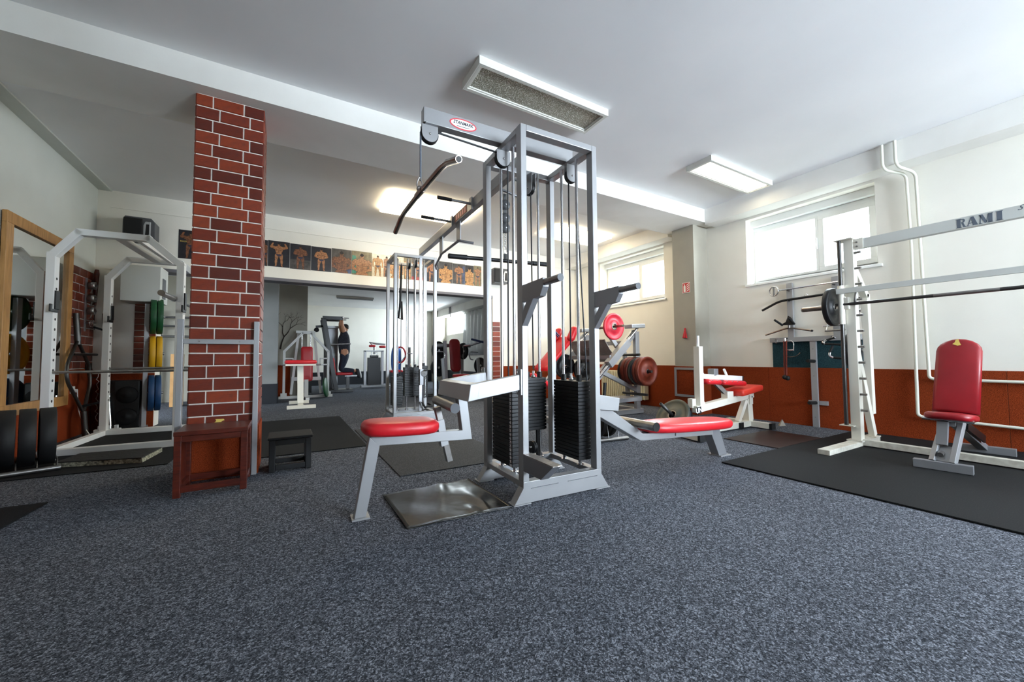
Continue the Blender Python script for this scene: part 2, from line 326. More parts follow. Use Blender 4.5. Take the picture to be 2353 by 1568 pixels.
# behind the camera: wall with an invented wide window, added to let fill light in
wf = MB(); wf.box(XL, XW, YF - 0.2, YF, 0, 0.95); wf.box(XL, XW, YF - 0.2, YF, 2.65, CEIL); wf.box(XL, 2.3, YF - 0.2, YF, 0.95, 2.65); wf.box(5.2, XW, YF - 0.2, YF, 0.95, 2.65)
struct('wall_front', wf, 'plaster'); struct('wall_light_blocker', MB().box(XL, 1.65, -1.35, -1.15, 0, CEIL), 'plaster')  # unseen partition added to keep the fill light off the left wall
# back wall with the wide opening to the second room
wb = MB(); wb.box(XL, -1.49, YB, 7.06, 0, CEIL); wb.box(-1.49, 3.53, YB, 7.06, 2.10, CEIL); wb.box(3.53, XW, YB, 7.06, 0, CEIL)
WB = struct('wall_back', wb, 'plaster')
struct('trim_2', MB().box(-1.49, 3.53, YB - 0.006, 7.066, 2.055, 2.10), 'lintel_edge')
struct('trim_3', MB().box(-1.97, XW, YB - 0.012, YB, 2.832, 2.846), 'plaster', bev=0.002)
# pillar under the beam at the window wall
PIL = struct('pillar', MB().box(5.28, XW, 3.63, 4.0, 0, SOF), 'pillar_paint', bev=0.004)
def panels(parent, ax, at, segs, z0, z1, mat, t=0.012, name='wainscot_panel'):
    for a, b in segs:
        m = MB()
        if ax == 'x': m.box(at - t if t > 0 else at, at if t > 0 else at - t, a + 0.001, b - 0.001, z0, z1)
        else: m.box(a + 0.001, b - 0.001, at - t, at, z0, z1)
        struct(name, m, mat, parent, bev=0.002)
panels(WR, 'x', XW, [(-4.2, -3.2), (-3.2, -2.2), (-2.2, -1.2), (-1.2, -0.2), (-0.2, 0.8), (0.8, 1.8), (1.8, 2.8), (2.8, 3.63)], 0, 0.718, 'rubber_red')
panels(WR, 'x', XW, [(4.0, 5.0), (5.0, 6.0), (6.0, 6.83)], 0, 0.718, 'rubber_red')
panels(WR, 'x', XW, [(1.80, 2.74)], 0.72, 1.06, 'rubber_green', 0.013)
panels(PIL, 'x', 5.28, [(3.63, 4.0)], 0, 0.718, 'rubber_red'); panels(PIL, 'y', 3.63, [(5.28, 5.607)], 0, 0.718, 'rubber_red')
LW = bpy.data.objects['wall_left']
panels(LW, 'x', XL, [(a, a + 1.0) for a in (-4, -3, -2, -1, 0, 1, 2, 3, 4, 5)] + [(6.0, 6.83)], 0, 0.77, 'rubber_red', -0.012)
panels(WB, 'y', YB, [(XL + 0.013, -1.49), (3.71, 4.6), (4.6, XW - 0.013)], 0, 0.70, 'rubber_red')
# --- glazed brick tiles
_bm = {}
def brick_mesh(w, h, t):
    key = (round(w, 3), round(h, 3), t)
    if key not in _bm:
        c = 0.004; W, H = w / 2, h / 2
        vs = [(-W, 0, -H), (W, 0, -H), (W, 0, H), (-W, 0, H), (-W + c, -t, -H + c), (W - c, -t, -H + c), (W - c, -t, H - c), (-W + c, -t, H - c)]
        me = MB().add(vs, [(4, 5, 6, 7), (0, 1, 5, 4), (1, 2, 6, 5), (2, 3, 7, 6), (3, 0, 4, 7)]).mesh('brick'); me.materials.append(M['glazed_tile']); _bm[key] = me
    return _bm[key]
def bricks(parent, origin, rz, width, z0, z1, joints=((0.105, 0.298), (0.147, 0.338)), course=0.0925, gap=0.007, t=0.009, row0=0):
    ca, sa = math.cos(rz), math.sin(rz); z = z1; row = row0
    while z - z0 > 0.03:
        h = min(course, z - z0); ed = [0.0] + [j for j in joints[row % 2] if j < width - 0.02] + [width]
        for a, b in zip(ed[:-1], ed[1:]):
            w = b - a - gap
            if w < 0.012: continue
            o = link('brick', brick_mesh(w, h - gap, t), None, parent); u = (a + b) / 2
            o.location = (origin[0] + ca * u, origin[1] + sa * u, z - h / 2); o.rotation_euler = (0, 0, rz)
        z -= course; row += 1
cx0, cx1, cy0, cy1 = -0.607, -0.173, 3.60, 4.02
BC = struct('brick_column', MB().box(cx0 + 0.009, cx1 - 0.009, cy0 + 0.009, cy1 - 0.009, 0, SOF), 'grout')
bricks(BC, (cx0, cy0 + 0.009), 0, cx1 - cx0, 0.37, SOF)
bricks(BC, (cx1 - 0.009, cy0), math.pi / 2, cy1 - cy0, 0.37, SOF, ((0.2, 0.393), (0.15, 0.345)))
bricks(BC, (cx0 + 0.009, cy1), -math.pi / 2, cy1 - cy0, 0.37, SOF, ((0.2, 0.393), (0.15, 0.345)))
struct('chipped_spot', MB().prism([(-0.45, 0.405), (-0.415, 0.398), (-0.40, 0.415), (-0.385, 0.42), (-0.39, 0.43), (-0.44, 0.432), (-0.435, 0.418)], 'y', cy0 - 0.0012, cy0), 'yellow_foam', BC)
struct('cladding_panel', MB().box(cx0 - 0.004, cx1 + 0.004, cy0 - 0.004, cy0 + 0.009, 0, 0.365), 'rubber_red', BC)
struct('cladding_panel', MB().box(cx1 - 0.009, cx1 + 0.004, cy0 + 0.009, cy1 + 0.004, 0, 0.365), 'rubber_red', BC)
long_j = (tuple(0.10 + 0.2 * i for i in range(12)), tuple(0.2 * i for i in range(1, 12)))
bricks(LW, (XL, 6.10), math.pi / 2, 0.73, 0.775, 1.96, long_j, 0.1)
bricks(WB, (-1.71, YB), 0, 0.22, 0.705, 1.66, ((0.5,), (0.5,)), 0.08)
bricks(WB, (3.53, YB), 0, 0.17, 0.0, 1.585, ((0.5,), (0.5,)), 0.098)
# --- windows of the window wall
def window(n, y0, y1, x, z0, z1, face=-1, split=0.56, axis='x', label=None):
    w = struct('window_%d' % n, MB(), 'window_pvc'); w['label'] = label or 'white two-casement basement window'
    def bx(a0, a1, d0, d1, c0, c1):
        return MB().box(x + d0, x + d1, a0, a1, c0, c1) if axis == 'x' else MB().box(a0, a1, x + d0, x + d1, c0, c1)
    fr = MB(); q = 0.055
    for a0, a1, c0, c1 in ((y0, y1, z0, z0 + q), (y0, y1, z1 - q, z1), (y0, y0 + q, z0 + q, z1 - q), (y1 - q, y1, z0 + q, z1 - q)):
        b = bx(a0, a1, 0, 0.07, c0, c1); fr.add(b.v, b.f)
    struct('window_frame', fr, 'window_pvc', w, 0.004)
    ym = y0 + (y1 - y0) * (1 - split)
    for a0, a1 in ((y0 + q, ym), (ym, y1 - q)):
        s = MB(); p = 0.06 if a0 < ym - 0.01 else 0.03
        for u0, u1, c0, c1 in ((a0, a1, z0 + q, z0 + q + p), (a0, a1, z1 - q - p, z1 - q), (a0, a0 + p, z0 + q + p, z1 - q - p), (a1 - p, a1, z0 + q + p, z1 - q - p)):
            b = bx(u0, u1, -0.015, 0.05, c0, c1); s.add(b.v, b.f)
        sh = struct('casement', s, 'window_pvc', w, 0.003)
        struct('pane', bx(a0 + p, a1 - p, 0.018, 0.024, z0 + q + p, z1 - q - p), 'window_glass', sh)
    hb = bx(ym + 0.005, ym + 0.02, -0.045, -0.02, (z0 + z1) / 2 - 0.07, (z0 + z1) / 2 + 0.07); struct('window_handle', hb, 'window_pvc', w, 0.003)
    return w
w1 = window(1, 1.64, 3.04, XW + 0.2, 1.87, 2.70); struct('shutter_box', MB().box(XW + 0.12, XW + 0.33, 1.64, 3.04, 2.70, 2.79), 'window_pvc', w1, 0.004); struct('window_sill', MB().box(XW - 0.03, XW + 0.2, 1.60, 3.06, 1.84, 1.87), 'window_pvc', w1, 0.004)
w2 = window(2, 4.43, 6.0, XW + 0.2, 1.87, 2.70); struct('shutter_box', MB().box(XW + 0.12, XW + 0.33, 4.43, 6.0, 2.70, 2.79), 'window_pvc', w2, 0.004); struct('window_sill', MB().box(XW - 0.03, XW + 0.2, 4.39, 6.03, 1.84, 1.87), 'window_pvc', w2, 0.004)
w3 = window(3, -1.70, -0.30, XW + 0.2, 1.87, 2.70); struct('shutter_box', MB().box(XW + 0.12, XW + 0.33, -1.70, -0.30, 2.70, 2.79), 'window_pvc', w3, 0.004)
window(4, 2.3, 5.2, YF - 0.12, 0.95, 2.65, axis='y', split=0.5)  # invented window behind the camera, opening for the added fill
# --- heating pipes on the window wall
def smooth(pts, k=4):
    P = [Vector(p) for p in pts]; o = [P[0]]
    for i in range(1, len(P) - 1):
        a, b, c = P[i - 1], P[i], P[i + 1]; r = min(0.07, (b - a).length / 2.2, (c - b).length / 2.2); p = b + (a - b).normalized() * r; q = b + (c - b).normalized() * r
        for t in range(k + 1): u = t / k; o.append(p * (1 - u) ** 2 + b * 2 * u * (1 - u) + q * u * u)
    return o + [P[-1]]
solo('heating_pipe', MB().tube(smooth([(5.33, 1.485, 3.052), (5.33, 1.485, 2.79), (5.56, 1.37, 2.755), (5.57, 1.36, 2.0), (5.57, 1.375, 0.25), (5.57, 1.30, 0.235), (5.57, -3.9, 0.10)], 6), 0.014, 12), 'pipe_enamel', 'cream heating pipe that runs down to the floor level beside the window', 'pipe')
solo('heating_pipe', MB().tube(smooth([(5.33, 1.385, 3.052), (5.33, 1.385, 2.79), (5.56, 1.30, 2.74), (5.57, 1.295, 2.0), (5.57, 1.28, 0.63), (5.57, 1.2, 0.625), (5.57, -3.9, 0.61)], 6), 0.014, 12), 'pipe_enamel', 'cream heating pipe that turns off just below the top of the red wall panel', 'pipe')
# --- ceiling lights
def ceiling_light(x0, x1, y0, y1, label, lit, wrap=False, mat='lit_diffuser'):
    t = Thing('ceiling_light', label, 'lamp', ((x0 + x1) / 2, (y0 + y1) / 2, CEIL), group='ceiling lights'); zb = CEIL - 0.062
    if wrap:
        t.part('housing', MB().box(x0 + 0.02, x1 - 0.02, y0 + 0.02, y1 - 0.02, CEIL - 0.02, CEIL), 'lamp_housing')
        t.part('diffuser', MB().box(x0, x1, y0, y1, zb, CEIL - 0.02), mat, bev=0.012)
        return
    h = MB(); h.box(x0, x1, y0, y0 + 0.012, zb, CEIL); h.box(x0, x1, y1 - 0.012, y1, zb, CEIL); h.box(x0, x0 + 0.012, y0 + 0.012, y1 - 0.012, zb, CEIL); h.box(x1 - 0.012, x1, y0 + 0.012, y1 - 0.012, zb, CEIL)
    t.part('housing', h, 'lamp_housing', bev=0.002)
    f = MB(); a = 0.012
    for i0, i1, z in ((0.012, 0.03, 0.006), (0.03, 0.042, 0.014)):
        f.box(x0 + i0, x1 - i0, y0 + i0, y0 + i1, zb + z - 0.006, zb + z + 0.006); f.box(x0 + i0, x1 - i0, y1 - i1, y1 - i0, zb + z - 0.006, zb + z + 0.006); f.box(x0 + i0, x0 + i1, y0 + i1, y1 - i1, zb + z - 0.006, zb + z + 0.006); f.box(x1 - i1, x1 - i0, y0 + i1, y1 - i1, zb + z - 0.006, zb + z + 0.006)
    t.part('bezel', f, 'lamp_housing', bev=0.001)
    t.part('diffuser', MB().box(x0 + 0.042, x1 - 0.042, y0 + 0.042, y1 - 0.042, zb + 0.018, zb + 0.022), mat)
ceiling_light(1.176, 2.432, 2.46, 2.777, 'unlit ceiling light with speckled prism diffuser above the lat tower', False, mat='prism_diffuser')
ceiling_light(3.96, 5.22, 2.48, 2.79, 'lit ceiling light near the window with white metal box frame', True, mat='lit_diffuser_white')
ceiling_light(1.145, 2.40, 5.04, 5.77, 'wide glowing ceiling light behind the hanging lat bar', True, wrap=True)
ceiling_light(3.82, 5.03, 5.05, 5.62, 'glowing ceiling light seen between the tower posts near the far window', True, wrap=True)
# ================================================================ the cable towers
TW, TD, TH = 0.598, 0.572, 2.316
def tower_frame(t, S='silver_paint'):
    for x in (0, TW - 0.04):
        for y in (0, TD - 0.06): t.part('post', MB().box(x, x + 0.04, y, y + 0.06, 0.13, TH), S, bev=0.003, local=True)
    for y in (0, TD - 0.06): t.part('top_rail', MB().box(0.04, TW - 0.04, y, y + 0.06, TH - 0.04, TH), S, bev=0.003, local=True)
    for x in (0, TW - 0.06): t.part('top_rail', MB().box(x, x + 0.06, 0.06, TD - 0.06, TH - 0.04, TH - 0.0005), S, bev=0.003, local=True)
    for y in (0, TD - 0.06):
        sk = t.part('skid', MB().prism([(-0.06, 0.006), (TW + 0.06, 0.006), (TW, 0.096), (TW, 0.13), (0, 0.13), (0, 0.096)], 'y', y, y + 0.06), S, bev=0.002, local=True)
        for a, b, z in ((0.05, 0.25, 0.088), (0.32, 0.56, 0.088)): t.part('slot_strip', MB().box(a, b, y - 0.0015, y, z, z + 0.004), 'steel', sk, local=True)  # bright steel strips drawn in place of the slots in the skid
        for a in (-0.066, TW - 0.05): t.part('foot_plate', MB().box(a, a + 0.116, y - 0.006, y + 0.075, 0, 0.006), S, local=True)
    for x in (0, TW - 0.06): t.part('base_rail', MB().box(x, x + 0.06, 0.06, TD - 0.06, 0.096, 0.1295), S, bev=0.003, local=True)
def stack(t, cx, cy, lx, ly, zb, n, pitch=0.0245, rods='y', rod_gap=0.09, ztop=2.28, number_face=None, pin=None, cable_to=None):
    """weight stack: plates, top plate with collars, guide rods, springs (local coordinates)"""
    base = None
    if n:
        b = MB(); h = pitch - 0.004; b.box(-lx / 2, lx / 2, -ly / 2, ly / 2, 0.004, pitch); b.box(-lx / 2 + 0.006, lx / 2 - 0.006, -ly / 2 + 0.006, ly / 2 - 0.006, 0, 0.004)
        me = b.mesh('weight_plate'); me.materials.append(M['stack_black'])
        for i in range(n):
            o = link('weight_plate', me, None, t.o, 0.0015); o.location = (cx, cy, zb + i * pitch)
            if number_face:
                v = str(5 * (n - i)); mat = Matrix.Translation((-lx / 2 - 0.0008, -ly / 2 + 0.022, pitch * 0.52)) @ frame((0, 0, 0), (0, -1, 0), (0, 0, 1)); tm = text_mesh(v, 0.0255, mat, 0.0003, bold=0.0010, sx=0.9)
                link('numeral', tm, 'ink_white', o)
        zt = zb + n * pitch
        t.part('top_plate', MB().box(cx - lx / 2, cx + lx / 2, cy - ly / 2, cy + ly / 2, zt, zt + 0.018), 'stack_black', bev=0.002, local=True)
        for s in (-1, 1):
            px, py = (cx, cy + s * rod_gap) if rods == 'y' else (cx + s * rod_gap, cy)
            t.part('collar', MB().cyl((px, py, zt + 0.018), (px, py, zt + 0.06), 0.02), 'black_plastic', local=True)
            sp = MB(); pts = [(px + 0.013 * math.cos(k * 1.05), py + 0.013 * math.sin(k * 1.05), 0.135 + (zb - 0.135) * k / 30) for k in range(31)]; sp.tube(pts, 0.003, 5) if zb < 0.3 else sp.cyl((px, py, 0.13), (px, py, 0.16), 0.016); t.part('spring', sp, 'steel', local=True)
            t.part('washer', MB().cyl((px, py, 0.1296), (px, py, 0.135), 0.026), 'chrome', local=True)
        t.part('cable_anchor', MB().lathe((cx, cy, zt + 0.018), (0, 0, 1), [(0.001, 0), (0.016, 0), (0.016, 0.012), (0.008, 0.02), (0.008, 0.05), (0.001, 0.05)], 12), 'chrome', local=True)
    for s in (-1, 1):
        px, py = (cx, cy + s * rod_gap) if rods == 'y' else (cx + s * rod_gap, cy)
        t.part('guide_rod', MB().cyl((px, py, 0.13), (px, py, ztop), 0.0105, 14), 'steel', local=True)
    if pin: t.part('selector_pin', MB().cyl((cx - lx / 2 - 0.03, cy, pin), (cx - lx / 2, cy, pin), 0.009), 'chrome', local=True)
def pulley(t, c, axis, r=0.055, cover=True, top=None):
    """cable wheel with side plates; axis = wheel axle direction"""
    d = Vector(axis).normalized(); c = Vector(c)
    w = t.part('pulley_wheel', MB().lathe(c, d, [(0.001, -0.012), (r, -0.012), (r, -0.009), (r - 0.01, -0.002), (r - 0.01, 0.002), (r, 0.009), (r, 0.012), (0.001, 0.012)], 28), 'black_plastic', local=True)
    side = d.cross(Vector((0, 0, 1))).normalized()
    if cover:
        for s in (-1, 1):
            o = c + d * (0.0175 * s); n = 14; rr = r * 0.9; pts = []
            for i in range(n + 1): a = math.pi + math.pi * i / n; pts.append((rr * math.cos(a), rr * math.sin(a)))
            top_ = top if top is not None else r; pts += [(rr, top_), (-rr, top_)]
            m = MB(); mat = frame(o - d * 0.002, side, (0, 0, 1)); k = len(pts)
            zz = 0.004 if (side.cross(Vector((0, 0, 1)))).dot(d) > 0 else -0.004
            vs = [mat @ Vector((u, v, 0)) for u, v in pts] + [mat @ Vector((u, v, zz)) for u, v in pts]
            m.add(vs, [tuple(range(k))[::-1], tuple(range(k, 2 * k))] + [(i, (i + 1) % k, k + (i + 1) % k, k + i) for i in range(k)])
            t.part('pulley_bracket', m, 'silver_paint', local=True)
    t.part('axle_bolt', MB().lathe(c, d, [(0.001, -0.026), (0.007, -0.024), (0.007, 0.024), (0.001, 0.026)], 8), 'chrome', w, local=True)
def carabiner(t, p, h=0.075, d=(1, 0, 0), mat='steel', r=0.004):
    d = Vector(d).normalized(); pts = []
    for i in range(20):
        a = 2 * math.pi * i / 20; w = 0.020 + 0.008 * -math.sin(a); pts.append(Vector(p) + d * (w * math.cos(a)) + Vector((0, 0, h / 2 * math.sin(a))))
    t.part('carabiner', MB().tube(pts, r, 8, closed=True), mat, local=True)

T0 = (1.228, 1.988); TR = -math.radians(1.9)
t = Thing('cable_tower', 'silver multi-station cable tower with red seats, dip handles and three weight stacks', 'gym machine', (T0[0], T0[1], 0), TR)
tower_frame(t)
stack(t, 0.062, 0.305, 0.10, 0.29, 0.172, 20, number_face=True, pin=0.415)
stack(t, 0.535, 0.235, 0.105, 0.29, 0.172, 21, rods='y')
stack(t, 0.365, 0.475, 0.17, 0.085, 0.335, 15, rods='x', rod_gap=0.055)
t.part('selector_rod', MB().cyl((0.395, 0.475, 0.14), (0.395, 0.475, 0.34), 0.012), 'black_plastic', local=True)
pulley(t, (0.33, 0.44, 0.215), (1, 0.15, 0), 0.045, False)
# lat beam, logo plate, pulleys and cable
t.part('lat_beam', MB().box(-0.53, TW - 0.001, 0.262, 0.322, TH, 2.412), 'pale_silver_paint', bev=0.003, local=True)
t.part('beam_foot_plate', MB().box(-0.52, -0.40, 0.25, 0.334, TH - 0.008, TH), 'pale_silver_paint', bev=0.001, local=True)
pulley(t, (-0.487, 0.292, 2.255), (0, 1, 0), 0.056, True, 0.053)
pulley(t, (0.022, 0.292, 2.22), (0, 1, 0), 0.056, True, 0.056)
pulley(t, (0.556, 0.235, 2.195), (0.05, 1, 0), 0.05, True, 0.082)
pulley(t, (0.36, 0.50, 2.17), (1, 0.2, 0), 0.055, True, 0.107)
t.part('lat_cable', MB().tube([(-0.43, 0.292, 2.285), (-0.02, 0.292, 2.262)], 0.006, 8), 'cable_black', local=True)
t.part('lat_cable', MB().tube([(-0.541, 0.292, 2.26), (-0.541, 0.292, 1.955)], 0.006, 8), 'cable_grey', local=True)
t.part('stack_cable', MB().tube([(0.062, 0.292, 2.19), (0.062, 0.30, 0.72)], 0.0055, 8), 'cable_black', local=True)
t.part('stack_cable', MB().tube([(0.535, 0.235, 2.17), (0.535, 0.235, 0.75)], 0.0055, 8), 'cable_black', local=True)
t.part('stack_cable', MB().tube([(0.60, 0.235, 2.17), (0.665, 0.215, 0.62), (0.67, 0.21, 0.50)], 0.0055, 8), 'cable_black', local=True)
t.part('stack_cable', MB().tube([(0.365, 0.49, 2.15), (0.365, 0.475, 0.78)], 0.0055, 8), 'cable_black', local=True)
dec = t.part('logo_badge', MB().add([(-0.274 + 0.092 * math.cos(2 * math.pi * i / 36), 0.2605, 2.364 + 0.036 * math.sin(2 * math.pi * i / 36)) for i in range(36)], [tuple(range(36))]), 'decal_red', local=True)
t.part('badge_field', MB().add([(-0.274 + 0.083 * math.cos(2 * math.pi * i / 36), 0.2600, 2.364 + 0.0285 * math.sin(2 * math.pi * i / 36)) for i in range(36)], [tuple(range(36))]), 'decal_white', dec, local=True)
fm = frame((-0.274, 0.2595, 2.370), (1, 0, 0), (0, 0, 1))
link('badge_lettering', text_mesh('STANMARK', 0.030, fm, 0.0002, shear=0.25, bold=0.0007, sx=0.86), 'ink_dark', dec)
t.part('badge_line', MB().box(-0.318, -0.232, 0.2592, 0.2598, 2.346, 2.349), 'ink_dark', dec, local=True)
# cross beam to the far column with grips
t.part('cross_beam', MB().box(0.262, 0.322, TD - 0.06, 3.36, TH, 2.412), 'silver_paint', bev=0.003, local=True)
lb = t.part('maker_label', MB().box(0.2605, 0.262, 1.545, 1.90, 2.325, 2.403), 'label_red', local=True)
for y in (1.60, 1.66, 1.72, 1.78, 1.84): t.part('label_print', MB().box(0.2600, 0.2606, y - 0.018, y + 0.018, 2.338, 2.39), 'decal_red', lb, local=True)
for y in (1.42, 1.98):
    g = t.part('grip_plate', MB().box(0.245, 0.262, y - 0.03, y + 0.03, 2.30, 2.42), 'silver_paint', bev=0.002, local=True)
    t.part('grip_bar', MB().cyl((0.25, y, 2.36), (-0.06, y + 0.02, 2.37), 0.0125), 'dark_silver_paint', g, local=True)
    t.part('rubber_grip', MB().cyl((0.06, y + 0.012, 2.366), (-0.075, y + 0.02, 2.37), 0.0165), 'black_rubber', g, local=True)
for y in (0.75, 0.98): t.part('grip_bar', MB().cyl((0.32, y, 2.36), (0.52, y, 2.32), 0.0125), 'dark_silver_paint', local=True)
for y in (1.86, 2.45): t.part('hanger_plate', MB().box(0.285, 0.297, y - 0.055, y + 0.055, 2.12, TH), 'pale_silver_paint', bev=0.002, local=True)
t.part('multi_grip_bar', MB().tube([(0.44, 1.80, 2.10), (0.295, 1.86, 2.125), (0.295, 2.45, 2.125), (0.33, 2.80, 2.06), (0.36, 2.86, 2.03)], 0.0145, 12), 'dark_silver_paint', local=True)
# dip station on the front posts
for x in (0.0, TW - 0.04):
    arm = [(0.0, 1.306), (-0.23, 1.312), (-0.232, 1.262), (-0.20, 1.214), (-0.128, 1.209), (0.0, 1.059), (0.0, 1.138), (-0.05, 1.203), (0.0, 1.205)]
    m = MB()
    for poly in ([(0, 1.306), (0, 1.205), (-0.05, 1.203), (-0.20, 1.214), (-0.232, 1.262), (-0.23, 1.312)], [(0, 1.138), (0, 1.059), (-0.128, 1.209), (-0.05, 1.2035)]): m.prism(poly, 'x', x, x + 0.04)
    a = t.part('dip_arm', m, 'dark_silver_paint', bev=0.002, local=True)
    t.part('dip_handle', MB().cyl((x + 0.02, -0.225, 1.288), (x + 0.02, -0.37, 1.288), 0.0195, 20), 'dull_steel', a, local=True)
    t.part('end_cap', MB().cyl((x + 0.02, -0.37, 1.288), (x + 0.02, -0.3735, 1.288), 0.0205, 20), 'cap_dark', a, local=True)
ped = t.part('foot_step', MB().prism([(0, 0.292), (0, 0.196), (-0.19, 0.196), (-0.31, 0.291)], 'x', 0.0, 0.055), 'dark_silver_paint', bev=0.002, local=True)
t.part('tread_plate', MB().box(0.0, 0.06, -0.31, 0.0, 0.292, 0.297), 'diamond_plate', ped, local=True)
# seat station towards -x
u = t.part('seat_bracket', MB().bar((0.0, 0.035, 0.722), (-0.325, 0.035, 0.674), 0.045, 0.092), 'pale_silver_paint', bev=0.003, local=True)
t.part('bracket_arm', MB().bar((0.0, 0.537, 0.722), (-0.325, 0.537, 0.674), 0.045, 0.092), 'pale_silver_paint', u, 0.003, local=True)
t.part('bracket_end', MB().prism([(-0.345, 0.624), (-0.285, 0.633), (-0.27, 0.725), (-0.33, 0.718)], 'y', 0.012, 0.56), 'pale_silver_paint', u, 0.003, local=True)
for y in (0.012, 0.545):
    p = t.part('clamp_plate', MB().box(-0.012, 0.0, y - 0.01, y + 0.045, 0.645, 0.80), 'silver_paint', bev=0.002, local=True)
    for z in (0.668, 0.782): t.part('bolt', MB().cyl((-0.02, y + 0.018, z), (-0.012, y + 0.018, z), 0.008, 6), 'chrome', p, local=True)
ys0, ys1 = 0.252, 0.312
t.part('seat_frame', MB().prism([(-0.315, 0.63), (-0.255, 0.625), (-0.222, 0.362), (-0.785, 0.384), (-0.83, 0.437), (-0.287, 0.424)], 'y', ys0, ys1), 'pale_silver_paint', bev=0.003, local=True)
t.part('seat_leg', MB().prism([(-0.83, 0.437), (-0.775, 0.384), (-0.845, 0.008), (-0.905, 0.008)], 'y', ys0, ys1), 'pale_silver_paint', bev=0.003, local=True)
t.part('foot_plate', MB().box(-0.918, -0.825, 0.235, 0.33, 0, 0.008), 'pale_silver_paint', local=True)
t.part('seat_pad', MB().pad(oval(0.43, 0.30, 36, 3.2), 0.075, Matrix.Translation((-0.655, 0.282, 0.478)) @ Matrix.Rotation(math.radians(2), 4, 'Y'), 0.034, 0.006), 'red_vinyl', local=True)
r = t.part('roller_sleeve', MB().bar((-0.395, 0.282, 0.34), (-0.425, 0.282, 0.497), 0.052, 0.046, (1, 0, 0)), 'pale_silver_paint', bev=0.002, local=True)
t.part('roller_post', MB().bar((-0.36, 0.282, 0.24), (-0.44, 0.282, 0.575), 0.04, 0.035, (1, 0, 0)), 'dull_steel', r, 0.002, local=True)
t.part('knob', MB().cyl((-0.44, 0.31, 0.48), (-0.475, 0.31, 0.48), 0.014), 'black_plastic', r, local=True)
t.part('knee_roller', MB().cyl((-0.39, 0.10, 0.582), (-0.39, 0.46, 0.597), 0.028, 20), 'dull_steel', local=True)
t.part('end_cap', MB().cyl((-0.39, 0.096, 0.582), (-0.39, 0.10, 0.582), 0.029, 20), 'cap_dark', local=True)
# low bench station towards +x
yb0, yb1 = 0.13, 0.22
t.part('bench_bracket', MB().prism([(TW, 0.62), (TW + 0.27, 0.57), (TW + 0.255, 0.478), (TW, 0.51)], 'y', 0.10, 0.26), 'pale_silver_paint', bev=0.003, local=True)
t.part('bench_frame', MB().prism([(TW + 0.01, 0.53), (TW + 0.23, 0.478), (TW + 0.53, 0.283), (TW + 1.36, 0.245), (TW + 1.36, 0.195), (TW + 0.50, 0.235), (TW + 0.02, 0.49)], 'y', yb0, yb1), 'silver_paint', bev=0.003, local=True)
t.part('bench_leg', MB().prism([(TW + 1.32, 0.25), (TW + 1.45, 0.25), (TW + 1.55, 0.008), (TW + 1.44, 0.008)], 'y', yb0 + 0.005, yb1 - 0.005), 'dark_silver_paint', bev=0.003, local=True)
t.part('foot_plate', MB().box(TW + 1.43, TW + 1.57, yb0 - 0.02, yb1 + 0.02, 0, 0.008), 'silver_paint', local=True)
t.part('seat_spacer', MB().box(TW + 0.88, TW + 0.98, yb0 - 0.01, yb1 + 0.01, 0.235, 0.265), 'pale_silver_paint', local=True)
t.part('seat_pad', MB().pad(oval(1.03, 0.33, 44, 3.0), 0.075, Matrix.Translation((TW + 1.08, 0.175, 0.302)) @ Matrix.Rotation(math.radians(2.5), 4, 'Y'), 0.034, 0.012), 'red_vinyl', local=True)
t.part('foot_roller', MB().cyl((TW + 0.50, -0.02, 0.36), (TW + 0.50, 0.42, 0.36), 0.033, 20), 'dull_steel', local=True)
t.part('end_cap', MB().cyl((TW + 0.50, -0.024, 0.36), (TW + 0.50, -0.02, 0.36), 0.034, 20), 'black_plastic', local=True)

# ---- lat bar hanging over the red seat
b = Thing('lat_bar', 'long bent chrome lat bar hanging from the beam over the red seat', 'pull bar', (0.69, 2.30, 1.80))
dx = 0.685
b.part('bar', MB().tube(smooth([(dx, 1.665, 1.80), (dx, 1.85, 1.86), (dx, 2.27, 1.868), (dx, 2.67, 1.862), (dx, 2.87, 1.80)], 5), 0.0155, 16), 'brown_chrome')
b.part('grip', MB().tube([(dx, 1.66, 1.798), (dx, 1.81, 1.848)], 0.0172, 16), 'brown_chrome')
b.part('grip', MB().tube([(dx, 2.71, 1.85), (dx, 2.875, 1.798)], 0.0172, 16), 'brown_chrome')
for ey, s_ in ((1.66, -1), (2.875, 1)): b.part('end_hole', MB().cyl((dx, ey, 1.798), (dx, ey + s_ * 0.0012, 1.7976), 0.0135, 16), 'ink_black')
b.part('sleeve', MB().cyl((dx, 2.21, 1.868), (dx, 2.33, 1.868), 0.019), 'brown_chrome')
b.part('eye', MB().lathe((dx, 2.275, 1.893), (0, 1, 0), [(0.011, -0.004), (0.019, -0.004), (0.019, 0.004), (0.011, 0.004), (0.011, -0.004)], 16), 'dull_steel')
pts = [(dx + (0.016 - 0.007 * math.sin(2 * math.pi * i / 20)) * math.cos(2 * math.pi * i / 20), 2.275, 1.928 + 0.036 * math.sin(2 * math.pi * i / 20)) for i in range(20)]
b.part('carabiner', MB().tube(pts, 0.004, 8, closed=True), 'steel')
